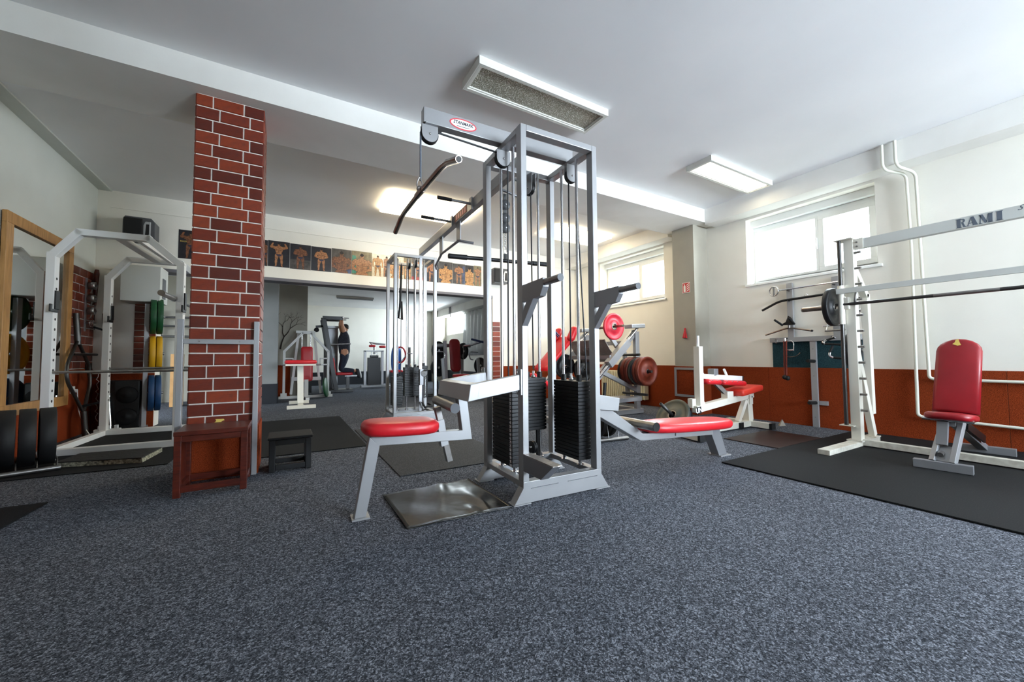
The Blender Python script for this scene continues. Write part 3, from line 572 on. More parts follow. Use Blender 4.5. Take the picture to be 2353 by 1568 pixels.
# ---- black straight bar on the rear pulley
b = Thing('straight_pull_bar', 'black straight pull bar with rubber grips hanging behind the tower posts', 'pull bar', (1.70, 2.98, 1.70))
yb = 2.98
b.part('bar', MB().cyl((1.17, yb, 1.705), (2.10, yb, 1.745), 0.0165), 'black_paint')
b.part('grip', MB().cyl((1.14, yb, 1.704), (1.30, yb, 1.711), 0.021), 'black_rubber'); b.part('grip', MB().cyl((1.96, yb, 1.739), (2.12, yb, 1.746), 0.021), 'black_rubber')
b.part('eye_plate', MB().box(1.655, 1.685, yb - 0.006, yb + 0.006, 1.735, 1.79), 'black_paint')
pts = [(1.67 + 0.016 * math.cos(2 * math.pi * i / 16), yb, 1.82 + 0.034 * math.sin(2 * math.pi * i / 16)) for i in range(16)]
b.part('carabiner', MB().tube(pts, 0.0035, 6, closed=True), 'steel')
for k in range(6):
    b.part('chain_link', MB().tube([(1.67 + (0.007 * math.cos(a) if k % 2 else 0), yb + (0 if k % 2 else 0.007 * math.cos(a)), 1.868 + k * 0.02 + 0.013 * math.sin(a)) for a in [2 * math.pi * i / 10 for i in range(10)]], 0.002, 5, closed=True), 'steel')
pb = Thing('pulley_block', 'grey triple pulley block hanging from the cross beam above the black pull bar', 'pulley', (1.67, 2.98, 1.96))
for z in (2.02, 2.11, 2.23): pb.part('pulley_cover', MB().lathe((1.67, 2.965, z), (0, 1, 0), [(0.001, 0), (0.045, 0), (0.045, 0.03), (0.001, 0.03)], 24), 'speaker_grey'); pb.part('axle_bolt', MB().cyl((1.67, 2.955, z), (1.67, 3.005, z), 0.007, 6), 'chrome')
pb.part('hanger', MB().box(1.655, 1.685, 2.975, 2.985, 2.0, 2.33), 'speaker_grey')

# ---- far cable column
t2 = Thing('cable_column', 'far silver cable column with black weight stacks standing on the carpet', 'gym machine', (1.262, 5.345, 0), TR)
tower_frame(t2)
stack(t2, 0.10, 0.30, 0.12, 0.24, 0.20, 16, rods='y', rod_gap=0.07)
stack(t2, 0.30, 0.29, 0.20, 0.11, 0.33, 16, rods='x', rod_gap=0.06)
stack(t2, 0.47, 0.30, 0.10, 0.24, 0.30, 18, rods='y', rod_gap=0.07)
pulley(t2, (0.30, 0.06, 2.20), (1, 0, 0), 0.06, True, 0.075); pulley(t2, (0.22, 0.10, 2.18), (1, 0, 0), 0.05, True, 0.09)
for x, z in ((0.30, 0.35), (0.22, 0.6), (0.12, 0.62)): t2.part('stack_cable', MB().cyl((x, 0.12, z), (x, 0.12, 2.2), 0.005, 8), 'cable_black', local=True)
t2.part('pulley_track', MB().box(0.345, 0.385, -0.005, 0.03, 0.14, 2.29), 'steel', bev=0.002, local=True)
tr = t2.part('pulley_carriage', MB().box(0.34, 0.39, -0.06, -0.005, 0.50, 0.72), 'dark_silver_paint', bev=0.003, local=True)
pulley(t2, (0.40, -0.06, 0.66), (0.3, 1, 0), 0.045, True, 0.03)
for k in range(14):
    a0 = [2 * math.pi * i / 8 for i in range(8)]
    t2.part('chain_link', MB().tube([(0.415 + (0.008 * math.cos(a) if k % 2 else 0), -0.05 + (0 if k % 2 else 0.008 * math.cos(a)), 0.60 - k * 0.021 + 0.014 * math.sin(a)) for a in a0], 0.0026, 5, closed=True), 'chrome', local=True)
t2.part('ankle_strap', MB().tube([(0.37, -0.07, 0.27), (0.40, -0.10, 0.20), (0.50, -0.10, 0.215), (0.46, -0.04, 0.24)], 0.016, 8), 'black_rubber', local=True)
t2.part('rope_handle', MB().tube([(0.10, 0.02, 2.15), (0.085, 0.01, 1.65), (0.06, 0.0, 1.42), (0.11, 0.0, 1.40), (0.10, 0.01, 1.65)], 0.014, 8), 'black_rubber', local=True)
# ================================================================ mats on the carpet
def mat_box(name, x0, x1, y0, y1, t, m, label, rz=0.0):
    c = Vector(((x0 + x1) / 2, (y0 + y1) / 2, 0)); w, h = (x1 - x0) / 2, (y1 - y0) / 2; b = MB().box(-w, w, -h, h, 0.001, t); R = Matrix.Rotation(rz, 4, 'Z'); b.v = [R @ p + c for p in b.v]
    return solo(name, b, m, label, 'mat', (c.x, c.y, 0), bev=0.003)
mat_box('rubber_mat', 3.075, 5.60, -2.6, 1.915, 0.012, 'rubber_mat', 'large black speckled rubber mat under the barbell rack and red bench', 0.0)
mat_box('rubber_mat', 3.985, 4.86, 1.925, 2.45, 0.010, 'brown_mat', 'small glossy brown-black mat between the white bench and the large mat')
mat_box('rubber_mat', -0.62, 0.715, 4.10, 6.42, 0.010, 'rubber_mat', 'black mat behind the brick column and the black step stool')
mat_box('rubber_mat', 0.74, 1.74, 2.92, 5.10, 0.008, 'rubber_mat_grey', 'grey rubber mat behind the near red seat, under the cross beam')
mat_box('rubber_mat', -2.0, -0.80, 4.30, 6.66, 0.008, 'rubber_mat', 'black mat under the white power rack', -0.03)
mat_box('rubber_mat', -2.02, -1.26, 2.55, 3.54, 0.008, 'rubber_mat', 'thin black mat whose corner shows below the row of black plates', -0.04)
# creased mat
g = MB(); nx, ny = 28, 26; vs = []; fs = []
def crease(u, v):
    h = 0.006 + 0.012 * math.exp(-((u - 0.45 - 0.35 * (v - 0.5)) / 0.09) ** 2) * (0.4 + 0.6 * v) + 0.010 * math.exp(-((u - 0.78) / 0.07) ** 2 - ((v - 0.25) / 0.3) ** 2) + 0.008 * math.exp(-((u - 0.62) / 0.05) ** 2 - ((v - 0.1) / 0.15) ** 2) + 0.004 * math.sin(7 * u + 3 * v) * math.sin(5 * v)
    return max(h, 0.004)
for i in range(nx + 1):
    for j in range(ny + 1):
        u, v = i / nx, j / ny; x = 0.545 + 0.595 * u + 0.02 * (1 - v) * math.sin(3 * u); y = 2.02 + 0.56 * v + (-0.01 + 0.06 * u * (v - 0.5)); vs.append((x, y, crease(u, v) + 0.003))
n0 = len(vs); vs += [(x, y, max(z - 0.006, 0.0005)) for x, y, z in vs]
ix = lambda i, j: i * (ny + 1) + j
for i in range(nx):
    for j in range(ny):
        q = (ix(i, j), ix(i + 1, j), ix(i + 1, j + 1), ix(i, j + 1)); fs.append(q); fs.append(tuple(k + n0 for k in q[::-1]))
for i in range(nx):
    for j in (0, ny): fs.append((ix(i, j), ix(i + 1, j), ix(i + 1, j) + n0, ix(i, j) + n0))
for j in range(ny):
    for i in (0, nx): fs.append((ix(i, j), ix(i, j + 1), ix(i, j + 1) + n0, ix(i, j) + n0))
g.add(vs, fs, True); solo('creased_mat', g, 'shiny_rubber', 'creased glossy black rubber sheet beside the near tower foot', 'mat', (0.84, 2.3, 0))
# foam mat in front of the power rack
fmz = Thing('foam_mat', 'thick black foam mat with crumbly pale edges in front of the power rack', 'mat', (-1.3, 4.7, 0)); poly = [(-1.60, 4.60), (-1.03, 4.43), (-0.99, 4.86), (-1.22, 4.90), (-1.56, 4.93)]
fmz.part('foam_core', MB().prism(poly, 'z', 0.009, 0.045), 'foam_crumb'); fmz.part('top_skin', MB().prism([(x * 0.985 - 0.02, y * 0.997 + 0.012) for x, y in poly], 'z', 0.045, 0.052), 'pebbled_rubber')
# ================================================================ weight plates
def disc(name, c, axis, R, th, mat, label, group, hub='dull_steel', hub_r=0.028, rim=0.03, cat='weight plate'):
    d = Vector(axis).normalized(); t = Thing(name, label, cat, Vector(c), 0, group); h = th / 2
    t.part('plate_body', MB().lathe((0, 0, 0), d, [(hub_r, -h), (R * 0.42, -h), (R * 0.45, -h * 0.55), (R - rim - 0.008, -h * 0.55), (R - rim, -h), (R - 0.004, -h), (R, -h + 0.004), (R, h - 0.004), (R - 0.004, h), (R - rim, h), (R - rim - 0.008, h * 0.55), (R * 0.45, h * 0.55), (R * 0.42, h), (hub_r, h)], 40), mat, local=True)
    t.part('hub', MB().lathe((0, 0, 0), d, [(hub_r - 0.008, -h - 0.001), (hub_r + 0.003, -h - 0.001), (hub_r + 0.003, h + 0.001), (hub_r - 0.008, h + 0.001), (hub_r - 0.008, -h - 0.001)], 20), hub, local=True)
    return t
# ================================================================ leg press
L = Thing('leg_press', 'silver inclined leg press with diamond plate sled and storage pegs by the radiator', 'gym machine', (4.3, 4.7, 0))
for y, xp in ((4.25, 4.70), (5.30, 4.62)):
    L.part('post', MB().box(xp - 0.04, xp + 0.04, y - 0.03, y + 0.03, 0.05, 1.26), 'silver_paint', bev=0.003)
    L.part('rail_beam', MB().bar((xp - 0.02, y + 0.02, 1.25), (3.32, y + 0.02, -0.035 + 0.09), 0.05, 0.10), 'silver_paint', bev=0.003)
    L.part('guide_rail', MB().cyl((xp + 0.04, y - 0.045, 1.36), (3.38, y - 0.045, 0.13), 0.02), 'steel')
    L.part('rail_cap', MB().bar((xp - 0.20, y - 0.03, 1.33), (xp + 0.09, y - 0.03, 1.345), 0.16, 0.06), 'pale_silver_paint', bev=0.01)
    L.part('floor_beam', MB().bar((3.0, y, 0.04), (4.80, y, 0.04), 0.07, 0.07), 'silver_paint', bev=0.003)
    L.part('brace', MB().bar((xp, y, 0.35), (3.95, y, 0.66), 0.05, 0.06), 'silver_paint', bev=0.003)
for x in (3.05, 4.74): L.part('cross_beam', MB().bar((x, 4.25, 0.04), (x, 5.30, 0.04), 0.07, 0.07), 'silver_paint', bev=0.003)
sl = L.part('sled_sleeve', MB().bar((4.06, 4.20, 0.755), (4.46, 4.20, 1.10), 0.10, 0.11), 'pale_silver_paint', bev=0.004)
L.part('sled_sleeve', MB().bar((4.06, 5.27, 0.755), (4.46, 5.27, 1.10), 0.10, 0.11), 'pale_silver_paint', bev=0.004)
L.part('sled_bar', MB().bar((4.42, 4.2, 1.08), (4.42, 5.27, 1.08), 0.06, 0.06), 'dark_silver_paint', bev=0.003); L.part('sled_bar', MB().bar((4.12, 4.2, 0.86), (4.12, 5.27, 0.86), 0.06, 0.06), 'dark_silver_paint', bev=0.003)
d1 = Vector((-0.6, 0, 0.8)); c0 = Vector((4.21, 4.72, 0.955))
L.part('foot_plate', MB().bar(c0 - d1 * 0.20, c0 + d1 * 0.22, 0.86, 0.014, (0.8, 0, 0.6)), 'diamond_plate', bev=0.002)
L.part('plate_horn', MB().cyl((4.12, 4.55, 1.31), (4.12, 3.95, 1.31), 0.019), 'brown_chrome'); L.part('horn_strut', MB().bar((4.13, 4.34, 1.32), (4.34, 4.30, 1.02), 0.05, 0.06), 'silver_paint', bev=0.003)
for z, y1 in ((0.655, 3.86), (0.90, 4.08), (0.31, 3.95)): L.part('storage_peg', MB().cyl((4.58, 4.42, z), (4.58, y1, z), 0.020), 'dark_rod')
L.part('peg_bracket', MB().bar((4.66, 4.40, 0.25), (4.60, 4.40, 0.95), 0.05, 0.05), 'silver_paint', bev=0.003)
bk = frame((3.52, 4.78, 0.93), (0.72, 0, 0.69), (0, 1, 0))
L.part('back_pad', MB().pad(rrect(0.72, 0.34, 0.06), 0.07, bk, 0.03, 0.01), 'red_vinyl'); L.part('seat_pad', MB().pad(rrect(0.42, 0.36, 0.06), 0.07, frame((3.22, 4.78, 0.52), (0.85, 0, -0.5), (0, 1, 0)), 0.03, 0.01), 'red_vinyl')
for y in (4.60, 4.98): L.part('shoulder_pad', MB().pad(rrect(0.24, 0.13, 0.05), 0.10, frame((3.73, y, 1.22), (0.45, 0, 0.9), (0, 1, 0)), 0.045, 0.0), 'red_vinyl')
L.part('hand_strap', MB().tube([(3.66, 4.86, 1.18), (3.55, 4.88, 1.32), (3.59, 4.9, 1.31), (3.70, 4.88, 1.20)], 0.010, 8), 'blue_strap')
for x_, y_ in ((3.42, 3.62), (3.15, 3.66)):
    h = L.part('side_handle', MB().cyl((x_ - 0.01, y_, 0.28), (x_, y_, 0.37), 0.013), 'chrome'); L.part('handle_grip', MB().cyl((x_, y_, 0.37), (x_ + 0.02, y_, 0.55), 0.02), 'black_rubber', h)
L.part('handle_beam', MB().bar((3.08, 3.66, 0.25), (3.75, 4.05, 0.26), 0.05, 0.06), 'silver_paint', bev=0.003)
L.part('step_plate', MB().box(3.72, 4.35, 3.92, 4.22, 0.285, 0.295), 'diamond_plate'); L.part('step_beam', MB().bar((3.75, 4.05, 0.25), (4.6, 4.10, 0.25), 0.06, 0.07), 'silver_paint', bev=0.003)
disc('weight_plate', (4.12, 4.14, 1.31), (0, 1, 0), 0.195, 0.035, 'red_paint', 'bright red plate on the sled horn of the leg press', 'plates on the leg press', hub_r=0.05)
y = 3.93
for m, th, R, lab in (('brown_iron', 0.06, 0.215, 'outermost brown-red iron plate with raised rim on the leg press peg'), ('brown_iron', 0.055, 0.215, 'second brown-red plate from the outer end of the leg press peg'), ('blue_black_iron', 0.04, 0.20, 'thinner dark plate, third from the outer end of the leg press peg'), ('green_iron', 0.045, 0.20, 'dark green plate in the middle of the leg press peg'), ('brown_iron', 0.07, 0.21, 'reddish plate just behind the dark green plate on the peg'), ('brown_iron', 0.07, 0.21, 'reddish plate second from the inner end of the leg press peg'), ('iron_black', 0.05, 0.20, 'innermost black plate on the leg press storage peg')):
    disc('weight_plate', (4.58, y + th / 2, 0.655), (0, 1, 0), R, th, m, lab, 'plates on the leg press peg', hub='dark_rod', hub_r=0.032); y += th + 0.004
disc('weight_plate', (4.02, 5.17, 0.72), (0, 1, 0), 0.20, 0.045, 'iron_black', 'shiny black plate seen through the tower beside the red back pad', 'plates behind the tower', 'chrome')
disc('weight_plate', (4.36, 5.10, 0.66), (0, 1, 0), 0.20, 0.045, 'iron_black', 'dull black plate half hidden below the diamond plate sled', 'plates behind the tower', 'dark_rod')
L.part('storage_peg', MB().cyl((4.02, 5.05, 0.72), (4.02, 5.30, 0.72), 0.015), 'chrome'); L.part('storage_peg', MB().cyl((4.36, 5.05, 0.66), (4.36, 5.30, 0.66), 0.015), 'dark_rod')
# low wire rack with plates on the floor
q = Thing('plate_rack', 'low wire floor rack holding black plates behind the tower', 'rack', (2.9, 3.12, 0))
for y in (2.99, 3.27): q.part('floor_tube', MB().cyl((2.55, y + 0.04, 0.02), (3.12, y - 0.03, 0.02), 0.018), 'dull_steel')
for x in (2.60, 2.74, 2.88, 3.02): q.part('wire_hoop', MB().tube([(x, 2.99, 0.02), (x + 0.03, 3.05, 0.24), (x + 0.03, 3.21, 0.24), (x, 3.27, 0.02)], 0.0045, 6), 'steel')
for x, lab in ((2.67, 'black plate farthest inside the low floor rack'), (2.81, 'middle black plate in the low floor rack'), (2.96, 'black plate at the open end of the low floor rack')): disc('weight_plate', (x, 3.13, 0.215), (1, -0.06, 0), 0.19, 0.05, 'black_rubber', lab, 'plates in the floor rack', 'dark_rod')
# ================================================================ white lever row bench
B = Thing('lever_row_bench', 'white lever row bench with red pads in front of the grey pillar', 'gym machine', (4.3, 2.72, 0)); WP = 'cream_paint'; yc = 2.72
B.part('main_beam', MB().bar((3.90, yc, 0.285), (5.02, yc, 0.395), 0.075, 0.075), WP, bev=0.003)
mp = B.part('mast', MB().box(3.955, 4.025, yc - 0.035, yc + 0.035, 0.31, 0.98), WP, bev=0.003); B.part('mast_pin', MB().cyl((3.99, yc, 0.98), (3.99, yc, 1.10), 0.015), 'white_paint', mp); B.part('mast_gusset', MB().prism([(4.025, 0.31), (4.06, 0.33), (4.025, 0.38)], 'y', yc - 0.03, yc + 0.03), WP, mp)
B.part('stop_block', MB().box(3.88, 3.945, yc + 0.01, yc + 0.07, 0.30, 0.40), WP, bev=0.003)
pl = B.part('name_plate', MB().prism([(3.885, 0.235), (3.962, 0.243), (3.955, 0.318), (3.878, 0.31)], 'y', yc - 0.041, yc - 0.0376), 'ink_black'); link('plate_lettering', text_mesh('UN', 0.075, Matrix.Translation(Vector((3.92, yc - 0.0418, 0.276)) - Vector((4.3, 2.72, 0))) @ frame((0, 0, 0), (1, 0, 0.1), (0, 0, 1)), 0.0003, bold=0.002), 'ink_white', pl)
B.part('base_beam', MB().bar((3.68, 2.70, 0.05), (4.95, 2.70, 0.05), 0.07, 0.07), WP, bev=0.003)
for p0, p1 in (((3.645, 2.485, 0.045), (3.74, 2.98, 0.045)), ((4.935, 2.46, 0.045), (4.945, 2.98, 0.045)), ((4.68, 2.68, 0.045), (4.64, 2.98, 0.045))):
    f_ = B.part('cross_foot', MB().bar(p0, p1, 0.075, 0.065), WP, bev=0.003); e = (Vector(p0) - Vector(p1)).normalized() * 0.035; B.part('rubber_cap', MB().bar(Vector(p0) + e * 0.1, Vector(p0) + e, 0.080, 0.070), 'black_rubber', f_, 0.003)
B.part('rear_leg', MB().bar((4.945, yc, 0.08), (4.925, yc, 0.36), 0.075, 0.10, (1, 0, 0)), WP, bev=0.003); B.part('diagonal_brace', MB().bar((4.70, yc - 0.01, 0.08), (4.87, yc - 0.01, 0.33), 0.05, 0.055), WP, bev=0.003); B.part('pivot_plate', MB().box(4.90, 4.97, yc - 0.05, yc - 0.041, 0.28, 0.39), WP); B.part('pivot_bolt', MB().cyl((4.94, yc - 0.06, 0.37), (4.94, yc + 0.05, 0.37), 0.012, 8), 'chrome')
B.part('seat_pad', MB().pad(rrect(0.46, 0.27, 0.03), 0.07, frame((4.84, yc, 0.455), (0.993, 0, 0.115), (0, 1, 0)), 0.02, 0.004), 'orange_red_vinyl')
ca = B.part('pad_carriage', MB().bar((4.04, yc + 0.03, 0.645), (4.76, yc + 0.0, 0.60), 0.10, 0.055), 'white_paint', bev=0.003); B.part('end_cap', MB().bar((4.76, yc + 0.0, 0.60), (4.78, yc - 0.001, 0.5985), 0.102, 0.057), 'black_rubber', ca)
for a, b_ in ((4.07, 4.31), (4.37, 4.80)):
    m_ = (a + b_) / 2; pd = B.part('chest_pad', MB().pad(rrect(b_ - a, 0.20, 0.04), 0.06, frame((m_, yc + 0.02, 0.585 - 0.07 * (m_ - 4.1)), (1, -0.08, -0.065), (0, 1, 0)), 0.028), 'red_vinyl')
    for k in range(4 if b_ - a > 0.3 else 3): xx = a + 0.05 + k * 0.09; B.part('rivet', MB().cyl((xx, yc - 0.085 - 0.08 * (xx - m_), 0.60 - 0.07 * (xx - 4.1)), (xx, yc - 0.03, 0.60 - 0.07 * (xx - 4.1)), 0.005, 6), 'steel', pd)
for x in (4.10, 4.56): B.part('peg', MB().cyl((x, yc + 0.02, 0.655 - 0.06 * (x - 4.1)), (x - 0.09, yc + 0.0, 0.74 - 0.06 * (x - 4.1)), 0.014), 'white_paint', ca)
B.part('clamp', MB().box(4.23, 4.31, yc - 0.03, yc + 0.05, 0.645, 0.725), 'dark_silver_paint', ca, 0.004)
B.part('pad_strut', MB().bar((4.34, yc + 0.05, 0.58), (4.50, yc, 0.42), 0.035, 0.05), 'dull_steel', bev=0.002); B.part('strut_mount', MB().box(4.46, 4.58, yc - 0.04, yc + 0.04, 0.34, 0.455), WP, bev=0.003)
B.part('lever_tube', MB().tube([(4.05, 2.80, 0.16), (3.86, 2.93, 0.19)], 0.02, 10), 'dark_rod'); ax = Vector((-0.80, 0.02, 0.60)).normalized(); pc = Vector((3.80, 2.93, 0.205))
lv = B.part('loading_tube', MB().lathe(pc - ax * 0.10, ax, [(0.001, 0), (0.018, 0), (0.018, 0.335), (0.012, 0.335), (0.012, 0.30), (0.001, 0.30)], 16), 'dark_rod')
disc('weight_plate', pc, ax, 0.205, 0.03, 'green_iron', 'worn grey-green plate in front on the lever row loading tube', 'plates on the lever row', 'brown_chrome', 0.05)
disc('weight_plate', pc - ax * 0.04, ax, 0.20, 0.03, 'blue_black_iron', 'dark blue plate behind the grey-green plate on the lever row', 'plates on the lever row')
disc('weight_plate', pc - ax * 0.078, ax, 0.19, 0.03, 'iron_black', 'innermost black plate on the lever row loading tube', 'plates on the lever row')
# ================================================================ guided barbell rack with lettered beam
S = Thing('guided_barbell_rack', 'white barbell rack with guide rods and lettered top beam by the window wall', 'gym machine', (4.72, 1.58, 0)); sx = 4.72
S.part('foot', MB().box(4.03, 5.14, 1.545, 1.635, 0.012, 0.055), 'worn_white', bev=0.003); S.part('post_flange', MB().box(4.66, 4.80, 1.53, 1.65, 0.055, 0.066), 'worn_white')
S.part('upright', MB().box(4.685, 4.765, 1.545, 1.62, 0.066, 1.985), WP, bev=0.003)
S.part('upright', MB().box(4.685, 4.765, -0.62, -0.545, 0.066, 1.985), WP, bev=0.003); S.part('foot', MB().box(4.03, 5.14, -0.635, -0.545, 0.012, 0.055), 'worn_white', bev=0.003)
S.part('guide_rod', MB().cyl((4.665, 1.645, 0.20), (4.665, 1.645, 1.99), 0.0165), 'dark_rod'); S.part('rod_shelf', MB().box(4.63, 4.76, 1.58, 1.69, 0.195, 0.203), WP); S.part('top_plate', MB().box(4.635, 4.78, 1.54, 1.68, 1.985, 1.993), WP)
tb = S.part('top_beam', MB().box(4.695, 4.755, -0.55, 1.55, 1.885, 1.975), 'cabinet_white', bev=0.002); S.part('beam_plate', MB().box(4.688, 4.695, 1.47, 1.545, 1.88, 1.98), WP, tb)
S.part('bolt', MB().cyl((4.68, 1.515, 1.945), (4.688, 1.515, 1.945), 0.008, 6), 'dull_steel', tb); S.part('bolt', MB().cyl((4.68, 1.515, 1.905), (4.688, 1.515, 1.905), 0.008, 6), 'dull_steel', tb)
def slab(letter, y0, w, h, z0, x):
    m = MB(); T = lambda u, v: (y0 - u * w, z0 + v * h)
    P = lambda *q: m.prism([T(u, v) for u, v in q], 'x', x - 0.0008, x)
    def serif(u0, u1, v): P((u0, v), (u1, v), (u1, v + 0.05), (u0, v + 0.05))
    if letter == 'I': P((0.2, 0), (0.8, 0), (0.8, 1), (0.2, 1)); serif(0.08, 0.92, 0); serif(0.08, 0.92, 0.95)
    if letter == 'A': P((0.40, 1), (0.64, 1), (0.98, 0), (0.56, 0), (0.44, 0.72)); P((0.06, 0), (0.14, 0), (0.46, 0.86), (0.40, 0.98)); P((0.22, 0.26), (0.56, 0.26), (0.56, 0.34), (0.25, 0.34)); serif(0.0, 0.26, 0)
    if letter == 'R': P((0.10, 0), (0.48, 0), (0.48, 1), (0.10, 1)); serif(0.0, 0.56, 0); serif(0.0, 0.56, 0.95); P((0.48, 0.95), (0.76, 0.95), (0.90, 0.82), (0.90, 0.66), (0.76, 0.52), (0.52, 0.50), (0.52, 0.57), (0.66, 0.62), (0.68, 0.84), (0.48, 0.89)); P((0.54, 0.50), (0.74, 0.50), (0.88, 0.12), (1.0, 0.10), (0.98, 0.0), (0.72, 0.0))
    if letter == 'M': P((0.06, 0), (0.14, 0), (0.18, 0.86), (0.12, 0.98)); P((0.02, 1), (0.30, 1), (0.58, 0.16), (0.48, 0.0), (0.40, 0.06)); P((0.50, 0.04), (0.56, 0.04), (0.72, 1), (0.66, 1)); P((0.64, 0), (0.94, 0), (0.96, 1), (0.68, 1)); serif(0.0, 0.26, 0); serif(0.58, 1.0, 0); serif(0.66, 1.0, 0.95)
    return m
for ch, y0_, w_ in (('R', 0.882, 0.056), ('A', 0.826, 0.062), ('M', 0.762, 0.074), ('I', 0.680, 0.044)): S.part('beam_letter', slab(ch, y0_, w_, 0.072, 1.892, 4.6945), 'ink_slate', tb)
link('beam_lettering', text_mesh('S', 0.055, Matrix.Translation((4.6945 - 4.72, 0.563 - 1.58, 1.955)) @ frame((0, 0, 0), (0, -1, 0), (0, 0, 1)), 0.0004, shear=0.5), 'ink_slate', tb)
S.part('bottom_rail', MB().box(4.715, 4.775, -0.55, 1.55, 0.02, 0.075), 'worn_white', bev=0.003)
S.part('carriage_tube', MB().cyl((4.665, 1.645, 1.17), (4.665, 1.645, 1.545), 0.027, 18), WP); S.part('carriage_bar', MB().box(4.622, 4.638, -0.55, 1.67, 1.462, 1.512), 'cabinet_white', bev=0.002)
S.part('carriage_lug', MB().box(4.65, 4.684, 1.58, 1.625, 1.31, 1.43), WP, bev=0.01); S.part('hook', MB().tube([(4.675, 1.54, 1.36), (4.65, 1.535, 1.385), (4.665, 1.53, 1.46), (4.70, 1.53, 1.52)], 0.010, 8), 'dull_steel')
for k in range(11): S.part('stop_peg', MB().cyl((4.705, 1.545, 1.85 - k * 0.15), (4.70, 1.495, 1.85 - k * 0.15), 0.0115), 'dull_steel')
S.part('rear_strut', MB().bar((4.76, 1.60, 1.79), (5.10, 1.60, 1.46), 0.055, 0.06), WP, bev=0.003); S.part('rear_strut', MB().bar((5.10, 1.60, 1.49), (5.12, 1.60, 0.28), 0.055, 0.07, (1, 0, 0)), WP, bev=0.003); S.part('rear_strut', MB().bar((4.76, 1.585, 0.94), (5.09, 1.585, 0.07), 0.05, 0.065), WP, bev=0.003); S.part('post_flange', MB().box(5.02, 5.14, 1.54, 1.64, 0.055, 0.066), 'worn_white')
S.part('storage_peg', MB().cyl((5.10, 1.64, 1.33), (5.10, 1.78, 1.33), 0.015), 'chrome'); S.part('storage_peg', MB().cyl((5.11, 1.64, 0.92), (5.11, 1.78, 0.92), 0.015), 'chrome')
bb = Thing('guided_barbell', 'long dark steel barbell resting in the white guided rack', 'barbell', (4.74, 0.5, 1.37)); bb.part('shaft', MB().cyl((4.66, 1.70, 1.36), (4.66, -0.80, 1.36), 0.0145, 16), 'dark_rod'); bb.part('sleeve', MB().cyl((4.66, 1.68, 1.345), (4.66, 1.97, 1.345), 0.024, 18), 'brown_chrome'); bb.part('sleeve_tip', MB().lathe((4.66, 1.97, 1.345), (0, 1, 0), [(0.024, 0), (0.022, 0.008), (0.014, 0.012), (0.001, 0.012)], 18), 'dull_steel')
for y0_ in (1.02, 0.42): bb.part('knurled_grip', MB().cyl((4.66, y0_, 1.36), (4.66, y0_ - 0.35, 1.36), 0.0149, 16), 'dull_steel')
disc('weight_plate', (4.66, 1.715, 1.345), (0, 1, 0), 0.185, 0.045, 'iron_black', 'black plate on the end of the guided barbell', 'plates on the white rack', 'dull_steel', 0.032)
disc('weight_plate', (5.10, 1.72, 1.33), (0, 1, 0), 0.16, 0.04, 'iron_black', 'black plate on the upper rear peg of the white rack', 'plates on the white rack', 'chrome', 0.03)
disc('weight_plate', (5.11, 1.72, 0.92), (0, 1, 0), 0.19, 0.04, 'iron_black', 'larger black plate on the lower rear peg of the white rack', 'plates on the white rack', 'chrome', 0.03)
# ================================================================ adjustable bench
A = Thing('adjustable_bench', 'red adjustable bench with torn upright backrest on grey steel feet', 'bench', (4.6, 0.92, 0)); ya = 0.905
A.part('front_foot', MB().bar((4.20, 1.075, 0.045), (4.235, 0.775, 0.045), 0.055, 0.062), 'dark_silver_paint', bev=0.003); A.part('rear_foot', MB().bar((5.25, 1.05, 0.045), (5.285, 0.725, 0.045), 0.055, 0.062), 'dark_silver_paint', bev=0.003)
for s in (-1, 1): A.part('front_leg', MB().bar((4.23, ya + s * 0.052 + 0.02, 0.07), (4.40, ya + s * 0.045 - 0.01, 0.36), 0.03, 0.05), 'pale_silver_paint', bev=0.002)
A.part('leg_web', MB().bar((4.235, ya + 0.02, 0.075), (4.30, ya + 0.01, 0.18), 0.11, 0.012), 'pale_silver_paint'); A.part('adjuster', MB().bar((4.28, ya + 0.03, 0.19), (4.33, ya + 0.03, 0.36), 0.06, 0.03), 'dark_silver_paint', bev=0.002); A.part('knob', MB().cyl((4.26, ya + 0.03, 0.135), (4.22, ya + 0.03, 0.125), 0.017), 'dull_steel')
A.part('spine', MB().bar((4.36, ya, 0.35), (4.62, ya, 0.33), 0.06, 0.05), 'dark_silver_paint', bev=0.002); A.part('rear_leg', MB().bar((4.52, ya, 0.33), (5.26, ya, 0.06), 0.06, 0.05), 'dark_silver_paint', bev=0.003); A.part('ratchet_bar', MB().bar((4.55, ya - 0.05, 0.32), (5.05, ya - 0.05, 0.16), 0.012, 0.06), 'black_paint')
A.part('seat_axle', MB().cyl((4.33, ya + 0.14, 0.375), (4.33, ya - 0.13, 0.375), 0.012), 'chrome')
A.part('seat_pad', MB().pad(oval(0.30, 0.27, 30, 3.2), 0.055, frame((4.40, ya, 0.395), (0.97, 0, -0.10), (0, 1, 0)), 0.024, 0.006), 'dark_red_vinyl')
n = 10; o = [(-0.31, -0.125), (0.20, -0.125)] + [(0.20 + 0.125 * math.sin(math.pi * i / n) * 0.85, -0.125 * math.cos(math.pi * i / n)) for i in range(1, n)] + [(0.20, 0.125), (-0.31, 0.125)]
bd = Vector((0.36, 0, 0.93)).normalized(); bc = Vector((4.60, ya - 0.005, 0.705)); fmx = frame(bc, bd, (0, -1, 0))
if (fmx @ Vector((0, 0, 1)) - bc).x > 0: fmx = frame(bc, bd, (0, 1, 0))
bp = A.part('backrest_pad', MB().pad(o, 0.07, fmx, 0.03, 0.008), 'dark_red_vinyl')
